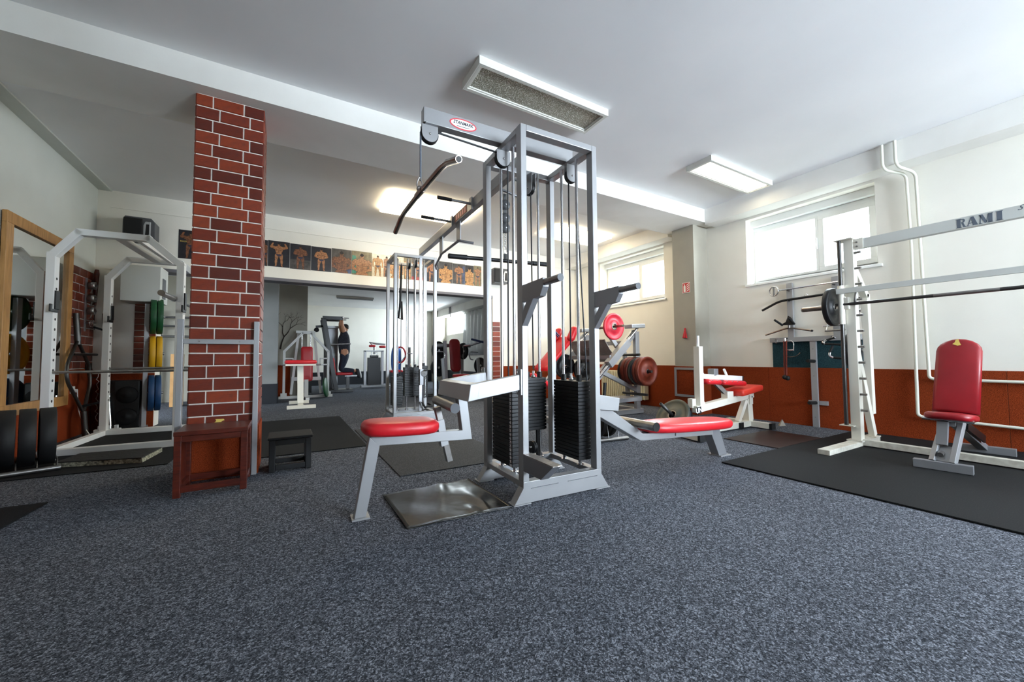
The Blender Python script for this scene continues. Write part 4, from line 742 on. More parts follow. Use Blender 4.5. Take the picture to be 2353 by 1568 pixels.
A.part('tear', MB().add([fmx @ Vector(p) for p in ((0.235, 0.0, 0.0445), (0.25, 0.028, 0.044), (0.265, 0.016, 0.0435), (0.285, 0.012, 0.043), (0.292, -0.004, 0.043), (0.28, -0.006, 0.043), (0.26, -0.012, 0.0435), (0.24, -0.02, 0.044))], [tuple(range(8))]), 'yellow_foam', bp, label='torn patch showing yellow foam')
A.part('back_support', MB().bar((4.52, ya, 0.36), (4.72, ya, 0.86), 0.06, 0.04), 'dark_silver_paint', bev=0.002)
# ================================================================ cable handle rack on the window wall
xw = XW - 0.013
K = Thing('handle_rack', 'grey steel wall rack of cable handles below the window', 'rack', (xw, 2.3, 0)); PS = 'pale_silver_paint'
for y, z1 in ((2.50, 1.80), (2.02, 1.80)): K.part('hanger_rail', MB().box(xw - 0.035, xw, y - 0.033, y + 0.033, 1.10, z1), PS, bev=0.002)
K.part('cross_rail', MB().box(xw - 0.04, xw, 1.80, 2.75, 1.045, 1.105), PS, bev=0.002); K.part('floor_rail', MB().box(xw - 0.03, xw, 2.235, 2.30, 0.0, 1.045), PS, bev=0.002)
K.part('side_tab', MB().box(xw - 0.02, xw, 2.14, 2.34, 0.27, 0.32), PS, bev=0.002)
for z in (0.80, 0.295): K.part('rubber_peg', MB().cyl((xw - 0.03, 2.26, z), (xw - 0.16, 2.275, z + 0.005), 0.02), 'black_rubber')
for y, z in ((2.50, 1.70), (2.50, 1.57), (2.50, 1.33), (2.50, 1.22), (2.02, 1.70), (2.02, 1.57), (2.02, 1.22), (2.54, 1.09), (2.05, 1.09)): K.part('hook', MB().cyl((xw - 0.035, y, z), (xw - 0.09, y, z), 0.007, 8), 'dark_rod')
for z in (0.95, 0.62, 0.12): K.part('screw', MB().cyl((xw - 0.034, 2.268, z), (xw - 0.03, 2.268, z), 0.006, 6), 'dull_steel')
hx = xw - 0.07
h = Thing('ring_bar', 'slim chrome bar with ring grip on the top hooks of the wall rack', 'cable handle', (hx, 2.4, 1.70)); h.part('shaft', MB().cyl((hx, 2.60, 1.716), (hx, 1.93, 1.726), 0.010), 'chrome'); h.part('ring', MB().tube([(hx + 0.02 * math.cos(a), 2.665 + 0.062 * math.cos(a), 1.715 + 0.062 * math.sin(a)) for a in [2 * math.pi * i / 24 for i in range(24)]], 0.008, 8, closed=True), 'steel'); h.part('ring_grip', MB().cyl((hx, 2.665, 1.655), (hx, 2.665, 1.775), 0.011), 'dull_steel')
h = Thing('lat_bar', 'black bent lat bar hanging on the wall rack', 'cable handle', (hx, 2.4, 1.5)); h.part('bar', MB().tube(smooth([(hx, 2.815, 1.478), (hx, 2.60, 1.578), (hx, 2.0, 1.60), (hx, 1.78, 1.50)], 5), 0.015, 12), 'black_paint'); h.part('eye', MB().lathe((hx, 2.30, 1.615), (1, 0, 0), [(0.012, -0.004), (0.02, -0.004), (0.02, 0.004), (0.012, 0.004), (0.012, -0.004)], 14), 'chrome')
h = Thing('close_grip_handle', 'black V-shaped rowing handle hanging above the chrome spreader bar', 'cable handle', (hx, 2.5, 1.26)); h.part('yoke', MB().prism([(2.505, 1.38), (2.475, 1.35), (2.43, 1.27), (2.44, 1.258), (2.57, 1.262), (2.585, 1.275), (2.535, 1.30)], 'x', hx - 0.006, hx + 0.006), 'black_paint'); h.part('grip', MB().cyl((hx, 2.575, 1.262), (hx - 0.10, 2.62, 1.33), 0.013), 'black_rubber'); h.part('grip', MB().cyl((hx, 2.44, 1.268), (hx - 0.10, 2.46, 1.345), 0.013), 'black_rubber')
h = Thing('spreader_bar', 'wide shallow V chrome bar hung just above the horizontal rail', 'cable handle', (hx, 2.5, 1.15)); h.part('bar', MB().tube(smooth([(hx, 2.785, 1.145), (hx, 2.53, 1.22), (hx, 2.47, 1.22), (hx, 2.25, 1.17)], 4), 0.011, 12), 'brown_chrome'); h.part('swivel', MB().cyl((hx, 2.50, 1.22), (hx, 2.50, 1.255), 0.014), 'dull_steel'); h.part('tip', MB().cyl((hx, 2.262, 1.172), (hx, 2.245, 1.169), 0.0125), 'black_rubber')
h = Thing('stirrup_handle', 'chrome stirrup handle hanging in front of the green wall panel', 'cable handle', (hx, 2.52, 0.93)); h.part('frame', MB().tube(smooth([(hx, 2.565, 0.93), (hx, 2.57, 1.03), (hx, 2.55, 1.055), (hx, 2.48, 1.06), (hx, 2.455, 1.03), (hx, 2.46, 0.93)], 4), 0.007, 8), 'chrome'); h.part('grip', MB().cyl((hx, 2.565, 0.935), (hx, 2.46, 0.94), 0.013), 'steel')
h = Thing('triceps_rope', 'brown-red triceps rope with black end knob hanging on the wall rack', 'cable handle', (hx - 0.03, 2.54, 0.56)); h.part('rope', MB().tube([(hx - 0.03, 2.55, 1.06), (hx - 0.03, 2.555, 0.85), (hx - 0.025, 2.56, 0.62)], 0.010, 8), 'rope_red'); h.part('rope', MB().tube([(hx - 0.03, 2.525, 1.06), (hx - 0.03, 2.53, 0.85), (hx - 0.025, 2.54, 0.62)], 0.010, 8), 'rope_red'); h.part('knob', MB().ell((hx - 0.025, 2.56, 0.595), (0.026, 0.028, 0.03)), 'black_rubber'); h.part('knob', MB().ell((hx - 0.02, 2.53, 0.585), (0.026, 0.028, 0.03)), 'black_rubber'); h.part('clip', MB().cyl((hx - 0.03, 2.54, 1.05), (hx - 0.03, 2.54, 1.09), 0.012), 'chrome')
h = Thing('wire_handle', 'thin curved wire handle behind the red triceps rope', 'cable handle', (hx, 2.5, 0.84)); h.part('wire', MB().tube(smooth([(hx + 0.03, 2.40, 0.905), (hx + 0.02, 2.44, 0.86), (hx + 0.01, 2.53, 0.85), (hx + 0.01, 2.585, 0.88), (hx + 0.01, 2.57, 0.94)], 4), 0.006, 8), 'brown_chrome')
h = Thing('carabiner', 'small steel carabiner clipped at the end of the horizontal rail', 'carabiner', (hx + 0.02, 2.67, 1.04)); h.part('loop', MB().tube([(hx + 0.02, 2.668 + 0.014 * math.cos(a), 1.065 + 0.03 * math.sin(a)) for a in [2 * math.pi * i / 16 for i in range(16)]], 0.004, 6, closed=True), 'dull_steel')
h = Thing('parallel_handle', 'chrome double rowing handle on the second hanger rail', 'cable handle', (hx - 0.03, 2.05, 1.15)); h.part('upper_bar', MB().cyl((hx - 0.04, 2.125, 1.215), (hx - 0.04, 1.93, 1.22), 0.010), 'chrome'); h.part('lower_bar', MB().cyl((hx - 0.08, 2.09, 1.155), (hx - 0.08, 1.90, 1.16), 0.011), 'dull_steel'); h.part('end_plate', MB().tube([(hx - 0.04, 2.10, 1.215), (hx, 2.07, 1.25), (hx, 1.99, 1.25)], 0.006, 8), 'chrome'); h.part('end_plate', MB().cyl((hx - 0.04, 2.08, 1.215), (hx - 0.08, 2.08, 1.155), 0.006, 8), 'chrome')
h = Thing('triceps_bar', 'black rubber V-shaped triceps bar with chrome bends on the wall rack', 'cable handle', (hx - 0.03, 2.05, 0.9)); h.part('bar', MB().tube(smooth([(hx - 0.03, 2.02, 1.075), (hx - 0.05, 2.13, 1.035), (hx - 0.06, 2.13, 1.01), (hx - 0.06, 1.95, 0.99)], 4), 0.013, 10), 'black_rubber'); h.part('bar', MB().tube(smooth([(hx - 0.05, 2.03, 0.98), (hx - 0.06, 2.07, 0.88), (hx - 0.07, 2.03, 0.845), (hx - 0.07, 1.90, 0.83)], 4), 0.013, 10), 'black_rubber'); h.part('chrome_bend', MB().tube(smooth([(hx - 0.05, 2.09, 1.05), (hx - 0.055, 2.132, 1.02), (hx - 0.06, 2.10, 1.004)], 4), 0.014, 10), 'chrome'); h.part('chrome_bend', MB().tube(smooth([(hx - 0.06, 2.06, 0.90), (hx - 0.067, 2.062, 0.865), (hx - 0.07, 2.02, 0.842)], 4), 0.014, 10), 'chrome'); h.part('clip', MB().lathe((hx - 0.03, 2.03, 1.075), (1, 0, 0), [(0.010, -0.005), (0.018, -0.005), (0.018, 0.005), (0.010, 0.005), (0.010, -0.005)], 12), 'chrome')
solo('paper_scrap', MB().add([(5.28, 2.53, 0.0), (5.37, 2.50, 0.0), (5.35, 2.58, 0.0), (5.345, 2.53, 0.085), (5.33, 2.52, 0.075)], [(0, 1, 4), (1, 3, 4), (1, 2, 3), (2, 0, 3), (0, 4, 3), (0, 2, 1)]), 'paper', 'crumpled pale paper scrap on the floor against the red wall panel', 'paper', (5.38, 2.63, 0))
# ================================================================ pillar sign, red hook, frame strips, radiator
px = 5.279
for a in (((3.63, 4.0), (0.665, 0.70)), ((3.63, 4.0), (0.255, 0.29)), ((3.965, 4.0), (0.29, 0.665)), ((3.63, 3.665), (0.29, 0.665))): struct('edge_strip', MB().box(px - 0.022, px - 0.012, a[0][0], a[0][1], a[1][0], a[1][1]), 'pale_silver_paint', PIL)
s = Thing('fire_sign', 'red and white fire extinguisher sign on the grey pillar', 'sign', (px, 3.768, 1.84)); s.part('plate', MB().box(px - 0.003, px, 3.703, 3.833, 1.84, 1.998), 'sign_white'); s.part('red_field', MB().box(px - 0.0036, px - 0.003, 3.709, 3.827, 1.848, 1.990), 'sign_red')
e = px - 0.0042; s.part('extinguisher_symbol', MB().prism([(3.812, 1.858), (3.776, 1.858), (3.776, 1.945), (3.786, 1.958), (3.802, 1.958), (3.812, 1.945)], 'x', e, e + 0.0005).prism([(3.800, 1.958), (3.788, 1.958), (3.788, 1.975), (3.812, 1.972), (3.812, 1.966), (3.800, 1.966)], 'x', e, e + 0.0005), 'sign_white')
for k in range(4): z = 1.86 + k * 0.03; s.part('flame_symbol', MB().prism([(3.768, z), (3.74, z + 0.004), (3.72, z + 0.02), (3.716, z + 0.036), (3.73, z + 0.026), (3.752, z + 0.016)], 'x', e, e + 0.0005), 'sign_white')
q = Thing('red_hook_cover', 'small red cone-shaped plastic cover hanging on the grey pillar', 'wall hook', (px, 3.80, 1.144)); q.part('cone', MB().prism([(3.838, 1.150), (3.765, 1.146), (3.79, 1.265), (3.808, 1.265)], 'x', px - 0.03, px), 'sign_red', bev=0.006); q.part('loop', MB().cyl((px - 0.012, 3.80, 1.26), (px - 0.012, 3.80, 1.30), 0.012), 'sign_red'); q.part('groove', MB().box(px - 0.032, px - 0.029, 3.793, 3.805, 1.16, 1.25), 'decal_red')
Rd = Thing('radiator', 'cream ribbed radiator under the far window behind the leg press', 'radiator', (5.5, 5.3, 0.1)); me = None
for k in range(22):
    yk = 4.80 + k * 0.05
    if me is None:
        o = Rd.part('radiator_rib', MB().box(-0.055, 0.055, -0.016, 0.016, 0.10, 0.61), 'radiator_enamel', bev=0.012, local=True); me = o.data; o.location = (0.03, yk - 5.3, -0.1); first = o
    else: c = first.copy(); COL.objects.link(c); c.parent = Rd.o; c.location = (0.03, yk - 5.3, -0.1)
Rd.part('radiator_header', MB().cyl((5.53, 4.79, 0.56), (5.53, 5.87, 0.56), 0.024), 'radiator_enamel'); Rd.part('radiator_header', MB().cyl((5.53, 4.79, 0.15), (5.53, 5.87, 0.15), 0.024), 'radiator_enamel')
# ================================================================ power rack
RK = Thing('power_rack', 'white arched power rack in front of the framed mirror', 'gym machine', (-1.885, 5.12, 0), -math.radians(2.8)); WW, DD = 0.92, 1.12; WH = 'white_paint'
def P_(n, m, **k): return RK.part(n, m, WH, bev=0.003, local=True, **k)
for y in (0.0, DD):
    for x in (0.0, WW): P_('upright', MB().box(x, x + 0.06, y, y + 0.075, 0.06, 1.86))
    pts = [(0.03, 1.83), (0.20, 2.07), (0.69, 2.075), (WW + 0.03, 1.83)]
    for a, b in zip(pts[:-1], pts[1:]):
        d = (Vector(b) - Vector(a)).normalized() * 0.02; P_('arch_bar', MB().bar((a[0] - d.x, y + 0.0375, a[1] - d.y), (b[0] + d.x, y + 0.0375, b[1] + d.y), 0.0745, 0.06))
    P_('base_beam', MB().box(-0.03, WW + 0.11, y, y + 0.075, 0.01, 0.068))
for x in (0.0, WW): P_('base_beam', MB().box(x, x + 0.06, 0.075, DD, 0.01, 0.066))
P_('top_tie', MB().box(0.42, 0.50, 0.075, DD, 2.05, 2.09)); P_('top_tie', MB().box(0.58, 0.62, 0.075, DD, 2.05, 2.09))
for x in (0.0, WW):
    for y in (0.0, DD):
        m = MB()
        for k in range(14): z = 1.62 - 0.093 * k; m.cyl((x + 0.0605, y + 0.0375, z), (x + 0.0585, y + 0.0375, z), 0.0125, 12)
        RK.part('hole_row', m, 'ink_black', local=True)['kind'] = 'stuff'
for x, y, z in ((0.0, 0.0, 1.36), (WW, 0.0, 1.40), (0.0, DD, 1.36)):
    h = RK.part('bar_hook', MB().box(x + 0.061, x + 0.073, y + 0.008, y + 0.068, z - 0.02, z + 0.15), 'black_plastic', bev=0.003, local=True)
    RK.part('hook_lip', MB().box(x + 0.061, x + 0.075, y - 0.055, y + 0.05, z - 0.05, z - 0.022).box(x + 0.061, x + 0.075, y - 0.075, y - 0.045, z - 0.05, z + 0.02), 'black_plastic', h, 0.004, local=True)
for y, z in ((0.035, 0.765), (DD + 0.035, 0.775)): RK.part('safety_bar', MB().cyl((0.05, y, z), (1.12, y, z), 0.013, 14), 'dull_steel', local=True)
for z in (0.055,): RK.part('bolt', MB().cyl((-0.012, DD + 0.03, z), (0.0, DD + 0.03, z), 0.012, 6), 'dull_steel', local=True)
ob = Thing('olympic_barbell', 'steel barbell lying across the rack hooks beside the brick column', 'barbell', (-0.96, 5.6, 1.45)); a0, a1 = Vector((-0.995, 4.68, 1.487)), Vector((-0.94, 6.62, 1.487)); dd = (a1 - a0).normalized()
ob.part('shaft', MB().cyl(a0 + dd * 0.40, a1 - dd * 0.40, 0.0145), 'dark_rod')
for s, e in ((a0, a0 + dd * 0.40), (a1, a1 - dd * 0.40)):
    sv = ob.part('sleeve', MB().cyl(s, e, 0.025, 20), 'dull_steel'); u = (e - s).normalized(); ob.part('sleeve_collar', MB().cyl(e - u * 0.03, e, 0.036, 20), 'steel', sv); ob.part('end_ring', MB().cyl(s - u * 0.002, s + u * 0.012, 0.027, 20), 'brown_chrome', sv)
# leaning olympic bar behind the rack
lb_ = Thing('leaning_barbell', 'chrome barbell standing on end behind the power rack', 'barbell', (-1.80, 6.58, 0)); s0, s1 = Vector((-1.815, 6.53, 0.012)), Vector((-1.965, 6.72, 1.45)); dv = (s1 - s0).normalized(); lb_.part('sleeve', MB().cyl(s0, s0 + dv * 0.42, 0.025, 18), 'chrome'); lb_.part('sleeve_collar', MB().cyl(s0 + dv * 0.42, s0 + dv * 0.46, 0.036, 18), 'chrome'); lb_.part('shaft', MB().cyl(s0 + dv * 0.46, s1, 0.0145, 14), 'dull_steel')
# ================================================================ black bumper plates in a row
rr = math.radians(21.5); RO = Vector((-1.665, 4.66, 0)); RC = Matrix.Rotation(rr, 3, 'Z')
q = Thing('plate_row_rack', 'low steel rack under the row of black plates', 'rack', RO, rr)
for y in (-0.20, 0.19): q.part('floor_tube', MB().cyl((-0.38, y, 0.03), (0.07, y, 0.03), 0.019), 'dull_steel', local=True)
for x in (-0.353, -0.2535, -0.1535, -0.0515, 0.05): q.part('divider', MB().tube([(x, -0.20, 0.03), (x, -0.195, 0.09), (x, 0.185, 0.09), (x, 0.19, 0.03)], 0.005, 6), 'dark_rod', local=True)
for k, (x, th, lab) in enumerate(((0.0, 0.088, 'black bumper plate at the rack end nearest the power rack'), (-0.103, 0.088, 'second black bumper plate in the row from the power rack'), (-0.204, 0.088, 'third black bumper plate in the row from the power rack'), (-0.303, 0.088, 'black bumper plate closest to the mirror wall'))): c = RO + RC @ Vector((x, 0, 0)); disc('bumper_plate', (c.x, c.y, 0.265), RC @ Vector((1, 0, 0)), 0.225, th, 'black_rubber', lab, 'black bumper plates in a row', 'dull_steel', 0.03, 0.05)
# ================================================================ mirror and things on the left wall
xl = XL + 0.001
mr = Thing('wall_mirror', 'tall mirror in a light wooden frame on the left wall', 'mirror', (XL, 5.53, 0.39)); y0, y1, z0, z1, fw = 4.93, 6.13, 0.39, 2.15, 0.10
for a, b, c, d in ((y0, y1, z0, z0 + fw), (y0, y1, z1 - fw, z1), (y0, y0 + fw, z0 + fw, z1 - fw), (y1 - fw, y1, z0 + fw, z1 - fw)): mr.part('frame_board', MB().box(xl + 0.012, xl + 0.045, a, b, c, d), 'pine', bev=0.004)
mr.part('mirror_pane', MB().box(xl + 0.012, xl + 0.022, y0 + fw, y1 - fw, z0 + fw, z1 - fw), 'mirror')
q = Thing('collar_rail', 'narrow steel wall rail holding barbell collars on the brick tiles', 'rack', (xl + 0.02, 6.56, 1.25)); q.part('rail', MB().box(xl + 0.009, xl + 0.02, 6.545, 6.575, 1.22, 1.86), 'pale_silver_paint')
for z in (1.77, 1.615, 1.465, 1.32): q.part('peg', MB().cyl((xl + 0.02, 6.56, z), (xl + 0.11, 6.56, z), 0.008, 8), 'dull_steel')
for z, lab in ((1.77, 'top grey barbell collar with wing screw on the wall rail'), (1.615, 'middle grey barbell collar with wing screw on the wall rail'), (1.465, 'lowest grey barbell collar with wing screw on the wall rail')):
    c = Thing('barbell_collar', lab, 'barbell collar', (xl + 0.07, 6.56, z), group='collars on the wall rail'); c.part('ring', MB().lathe((xl + 0.065, 6.56, z), (1, 0, 0), [(0.022, -0.03), (0.045, -0.03), (0.045, 0.03), (0.022, 0.03), (0.022, -0.03)], 20), 'dull_steel'); c.part('wing_screw', MB().cyl((xl + 0.065, 6.56, z - 0.04), (xl + 0.065, 6.54, z - 0.085), 0.008, 8).box(xl + 0.06, xl + 0.07, 6.51, 6.57, z - 0.095, z - 0.08), 'dull_steel')
c = Thing('spring_clamp', 'chrome spring clamp with black handles below the grey collars', 'barbell collar', (xl + 0.06, 6.56, 1.30)); c.part('coil', MB().tube([(xl + 0.05 + 0.002 * k, 6.56 + 0.035 * math.cos(k * 0.8), 1.315 + 0.035 * math.sin(k * 0.8)) for k in range(24)], 0.006, 6), 'chrome'); c.part('handle', MB().cyl((xl + 0.09, 6.58, 1.27), (xl + 0.13, 6.72, 1.245), 0.012), 'black_plastic')
st = Thing('wooden_club', 'dark brown club hanging in the corner beside the barbell collars', 'club', (-2.04, 6.74, 1.35)); st.part('club_body', MB().tube([(-2.05, 6.76, 2.0), (-2.05, 6.755, 1.95), (-2.05, 6.75, 1.80), (-2.05, 6.74, 1.55)], [0.02, 0.026, 0.02, 0.010], 12), 'mahogany'); st.part('cord', MB().tube([(-2.05, 6.74, 1.55), (-2.055, 6.745, 1.35), (-2.05, 6.74, 1.25)], 0.004, 6), 'ink_black')
# hex bar leaning on the wall
hb = Thing('hex_bar', 'dark steel hexagonal deadlift bar leaning upright against the left wall', 'barbell', (-1.98, 6.2, 0)); X0, X1 = -1.93, -2.03
def hp(y, z): return (X0 + (X1 - X0) * z / 1.4, y, z)
hb.part('hex_frame', MB().tube(smooth([hp(6.185, 1.10), hp(5.90, 0.82), hp(5.88, 0.66), hp(6.22, 0.28), hp(6.44, 0.62), hp(6.42, 0.82)], 3), 0.017, 10, closed=True), 'dark_rod'); hb.part('sleeve', MB().cyl(hp(6.185, 1.05), hp(6.185, 1.40), 0.026, 16), 'dark_rod'); hb.part('sleeve', MB().cyl(hp(6.23, 0.012), hp(6.22, 0.30), 0.026, 16), 'dark_rod')
hb.part('handle', MB().cyl(hp(6.06, 0.94), Vector(hp(6.50, 0.94)) + Vector((0.05, 0, 0)), 0.014), 'black_paint'); hb.part('handle', MB().cyl(hp(6.14, 0.36), Vector(hp(6.46, 0.37)) + Vector((0.05, 0, 0)), 0.014), 'black_paint')
sk = Thing('wall_socket', 'white wall socket below the mirror edge', 'socket', (xl + 0.012, 6.28, 0.52)); sk.part('socket_plate', MB().box(xl + 0.012, xl + 0.03, 6.25, 6.33, 0.50, 0.58), 'white_plastic', bev=0.004); sk.part('plug', MB().cyl((xl + 0.03, 6.29, 0.53), (xl + 0.06, 6.29, 0.53), 0.02), 'white_plastic')
solo('power_cable', MB().tube(smooth([(xl + 0.06, 6.29, 0.53), (xl + 0.07, 6.30, 0.30), (-1.93, 6.22, 0.10), (-1.86, 6.15, 0.016), (-1.74, 6.35, 0.016), (-1.70, 6.52, 0.02)], 5), 0.005, 6), 'white_plastic', 'white cable trailing from the wall socket to the power strip', 'cable')
ps = Thing('power_strip', 'white power strip with plugs lying on the mat behind the power rack', 'power strip', (-1.83, 6.52, 0.008)); ps.part('strip_body', MB().box(-1.95, -1.72, 6.49, 6.55, 0.008, 0.05), 'white_plastic', bev=0.006)
for x in (-1.90, -1.83, -1.76): ps.part('plug', MB().box(x - 0.018, x + 0.018, 6.50, 6.54, 0.05, 0.09), 'white_plastic', bev=0.005)
solo('twisted_cord', MB().tube([(-1.99 + 0.012 * math.sin(k * 2.4), 6.70 + 0.02 * math.cos(k * 2.4), 0.70 - 0.03 * k) for k in range(20)] + [(-1.90, 6.58, 0.11), (-1.83, 6.53, 0.095)], 0.004, 6), 'white_plastic', 'thin zigzag white cord hanging down the corner behind the rack', 'cable')
ad = Thing('wall_adapter', 'small black plug adapter on the brick tiles above the zigzag cord', 'adapter', (-2.06, 6.66, 0.72)); ad.part('adapter_body', MB().box(xl + 0.01, xl + 0.05, 6.62, 6.69, 0.72, 0.84), 'black_plastic', bev=0.005); ad.part('cord', MB().tube([(xl + 0.03, 6.655, 0.72), (xl + 0.05, 6.68, 0.66), (-1.99, 6.70, 0.66)], 0.004, 6), 'ink_black')
# ================================================================ loudspeakers, wall cabinet
def wall_speaker(x0, x1, z0, z1, label, dz=0.0, side=1):
    s = Thing('wall_speaker', label, 'loudspeaker', ((x0 + x1) / 2, YB, z0)); y = YB - 0.20
    s.part('cabinet', MB().prism([(x0 + 0.02, z0), (x1 - 0.03, z0), (x1, z0 + 0.05), (x1, z1 - 0.05), (x1 - 0.04, z1), (x0 + 0.02, z1), (x0, z1 - 0.05), (x0, z0 + 0.05)], 'y', y, YB), 'speaker_grey', bev=0.006)
    g = s.part('grille', MB().box(x0 + 0.01, x0 + 0.62 * (x1 - x0), y - 0.02, y, z0 + 0.02, z1 - 0.02), 'grille_black', bev=0.01)
    s.part('trim_ring', MB().prism([(x0 + 0.64 * (x1 - x0), z0 + 0.04), (x1 - 0.04, z0 + 0.04), (x1 - 0.04, z1 - 0.05), (x0 + 0.70 * (x1 - x0), z1 - 0.05), (x0 + 0.64 * (x1 - x0), z1 - 0.10)], 'y', y - 0.010, y), 'speaker_silver', bev=0.004)
    s.part('horn', MB().prism([(x0 + 0.70 * (x1 - x0), z0 + 0.06), (x1 - 0.055, z0 + 0.06), (x1 - 0.055, z1 - 0.085), (x0 + 0.73 * (x1 - x0), z1 - 0.085)], 'y', y - 0.013, y - 0.008), 'grille_black')
wall_speaker(-1.80, -1.49, 2.40, 2.70, 'grey and black wall loudspeaker above the white wall cabinet')
wall_speaker(3.46, 3.80, 2.32, 2.62, 'grey wall loudspeaker at the end of the poster row behind the tower')
cb_ = Thing('wall_cabinet', 'plain white wall cabinet hanging above the green plates', 'cabinet', (-1.57, 6.65, 1.6)); cb_.part('body', MB().box(-1.76, -1.385, 6.49, YB, 1.60, 2.055), 'cabinet_white', bev=0.004); cb_.part('door', MB().box(-1.758, -1.387, 6.475, 6.489, 1.603, 2.052), 'cabinet_white', bev=0.004); cb_.part('side_handle', MB().box(-1.385, -1.378, 6.56, 6.70, 1.66, 1.92), 'speaker_grey', bev=0.003)
fs = Thing('floor_speaker', 'large black floor loudspeaker in the corner behind the power rack', 'loudspeaker', (-1.73, 6.7, 0)); fs.part('cabinet', MB().prism([(-1.955, 6.82), (-1.955, 6.62), (-1.80, 6.58), (-1.575, 6.60), (-1.56, 6.82)], 'z', 0.0, 0.62), 'black_plastic', bev=0.015)
for z in (0.17, 0.44): fs.part('horn', MB().lathe((-1.69, 6.585, z), (0.05, -1, 0), [(0.001, 0.03), (0.03, 0.028), (0.06, 0.005), (0.10, 0.015), (0.105, -0.002)], 24), 'black_rubber')
# ================================================================ plate tree with coloured plates
ta = math.radians(14); TO = Vector((-1.50, 6.56, 0)); TC = Matrix.Rotation(ta, 3, 'Z')
tr = Thing('plate_tree', 'grey upright plate tree with coloured bumper plates behind the rack', 'rack', TO, ta); tr.part('mast', MB().box(-0.045, 0.0, -0.03, 0.03, 0.04, 1.10), 'pale_silver_paint', bev=0.003, local=True); tr.part('mast', MB().box(-0.045, 0.0, -0.03, 0.03, 1.10, 1.58), 'pale_silver_paint', bev=0.003, local=True); tr.part('foot', MB().box(-0.06, 0.02, -0.18, 0.17, 0.0, 0.04), 'pale_silver_paint', bev=0.003, local=True)
for z in (1.425, 0.95, 0.455): tr.part('peg', MB().cyl((0.0, 0, z), (0.15, 0, z), 0.018), 'steel', local=True)
for z, m, nm in ((1.425, 'green_rubber', 'green'), (0.95, 'yellow_rubber', 'yellow'), (0.455, 'blue_rubber', 'blue')):
    for x, lab in ((0.035, 'inner %s bumper plate, against the mast of the plate tree'), (0.098, 'outer %s bumper plate on the plate tree')): c = TO + TC @ Vector((x, 0, 0)); disc('bumper_plate', (c.x, c.y, z), TC @ Vector((1, 0, 0)), 0.225, 0.056, m, lab % nm, 'coloured bumper plates on the tree', 'steel', 0.03, 0.05)
# ================================================================ steel frame, wooden box and stool by the column
fr = Thing('steel_guard_frame', 'grey steel frame standing in front of the brick column', 'frame', (-0.42, 3.57, 0)); fy = 3.555
for x in (-0.665, -0.212): fr.part('upright', MB().box(x, x + 0.034, fy, fy + 0.034, 0, 1.16), 'pale_silver_paint', bev=0.002)
fr.part('crossbar', MB().box(-0.631, -0.212, fy, fy + 0.03, 0.985, 1.02), 'pale_silver_paint', bev=0.002)
for x in (-0.54, -0.30): fr.part('screw', MB().cyl((x, fy - 0.004, 1.003), (x, fy, 1.003), 0.006, 6), 'dull_steel')
wb_ = Thing('wooden_box_stool', 'open dark brown wooden box stool in front of the brick column', 'stool', (-0.4, 3.36, 0)); x0, x1, y0, y1, hh = -0.60, -0.215, 3.205, 3.545, 0.415; lw = 0.038
wb_.part('top_board', MB().box(x0 - 0.003, x1 + 0.003, y0 - 0.003, y1, hh - 0.028, hh), 'mahogany', bev=0.003)
for x in (x0, x1 - lw):
    for y in (y0, y1 - lw): wb_.part('leg', MB().box(x, x + lw, y, y + lw, 0, hh - 0.028), 'mahogany', bev=0.003)
for y in (y0 + 0.004, y1 - lw): wb_.part('rail', MB().box(x0 + lw, x1 - lw, y, y + 0.03, 0.03, 0.07), 'mahogany', bev=0.002); wb_.part('rail', MB().box(x0 + lw, x1 - lw, y, y + 0.03, hh - 0.068, hh - 0.03), 'mahogany', bev=0.002)
for x in (x0 + 0.004, x1 - 0.034): wb_.part('rail', MB().box(x, x + 0.03, y0 + lw, y1 - lw, 0.03, 0.07), 'mahogany', bev=0.002)
wb_.part('side_panel', MB().box(x0 + 0.004, x0 + 0.014, y0 + lw, y1 - lw, 0.07, hh - 0.03), 'mahogany')
ss = Thing('step_stool', 'low black step stool with frayed taped top on the carpet', 'stool', (0.045, 3.68, 0)); x0, x1, y0, y1, hh = -0.10, 0.19, 3.535, 3.82, 0.265; lw = 0.042
tp = ss.part('top_board', MB().box(x0 - 0.008, x1 + 0.008, y0 - 0.005, y1 + 0.008, hh - 0.02, hh), 'black_rubber', bev=0.004)
m = MB()
for k in range(26):
    u = random.random(); s_ = random.choice((0, 1)); x = (x0 - 0.009) if s_ else (x1 + 0.009); y = y0 + u * (y1 - y0); m.add([(x, y, hh - 0.004), (x, y + 0.006, hh - 0.004), (x + (-0.006 if s_ else 0.006), y + 0.003, hh - 0.004 - 0.02 * random.random())], [(0, 1, 2)])
ss.part('frayed_tape', m, 'paper', tp)['kind'] = 'stuff'
for x in (x0, x1 - lw):
    for y in (y0, y1 - lw): ss.part('leg', MB().box(x, x + lw, y, y + lw, 0, hh - 0.02), 'black_plastic', bev=0.004)
for y in (y0 + 0.003, y1 - lw): ss.part('rail', MB().box(x0 + lw, x1 - lw, y, y + 0.034, 0.012, 0.052), 'black_plastic', bev=0.004); ss.part('rail', MB().box(x0 + lw, x1 - lw, y, y + 0.034, hh - 0.062, hh - 0.022), 'black_plastic', bev=0.004)
for x in (x0 + 0.003, x1 - 0.037): ss.part('rail', MB().box(x, x + 0.034, y0 + lw, y1 - lw, 0.012, 0.052), 'black_plastic', bev=0.004)
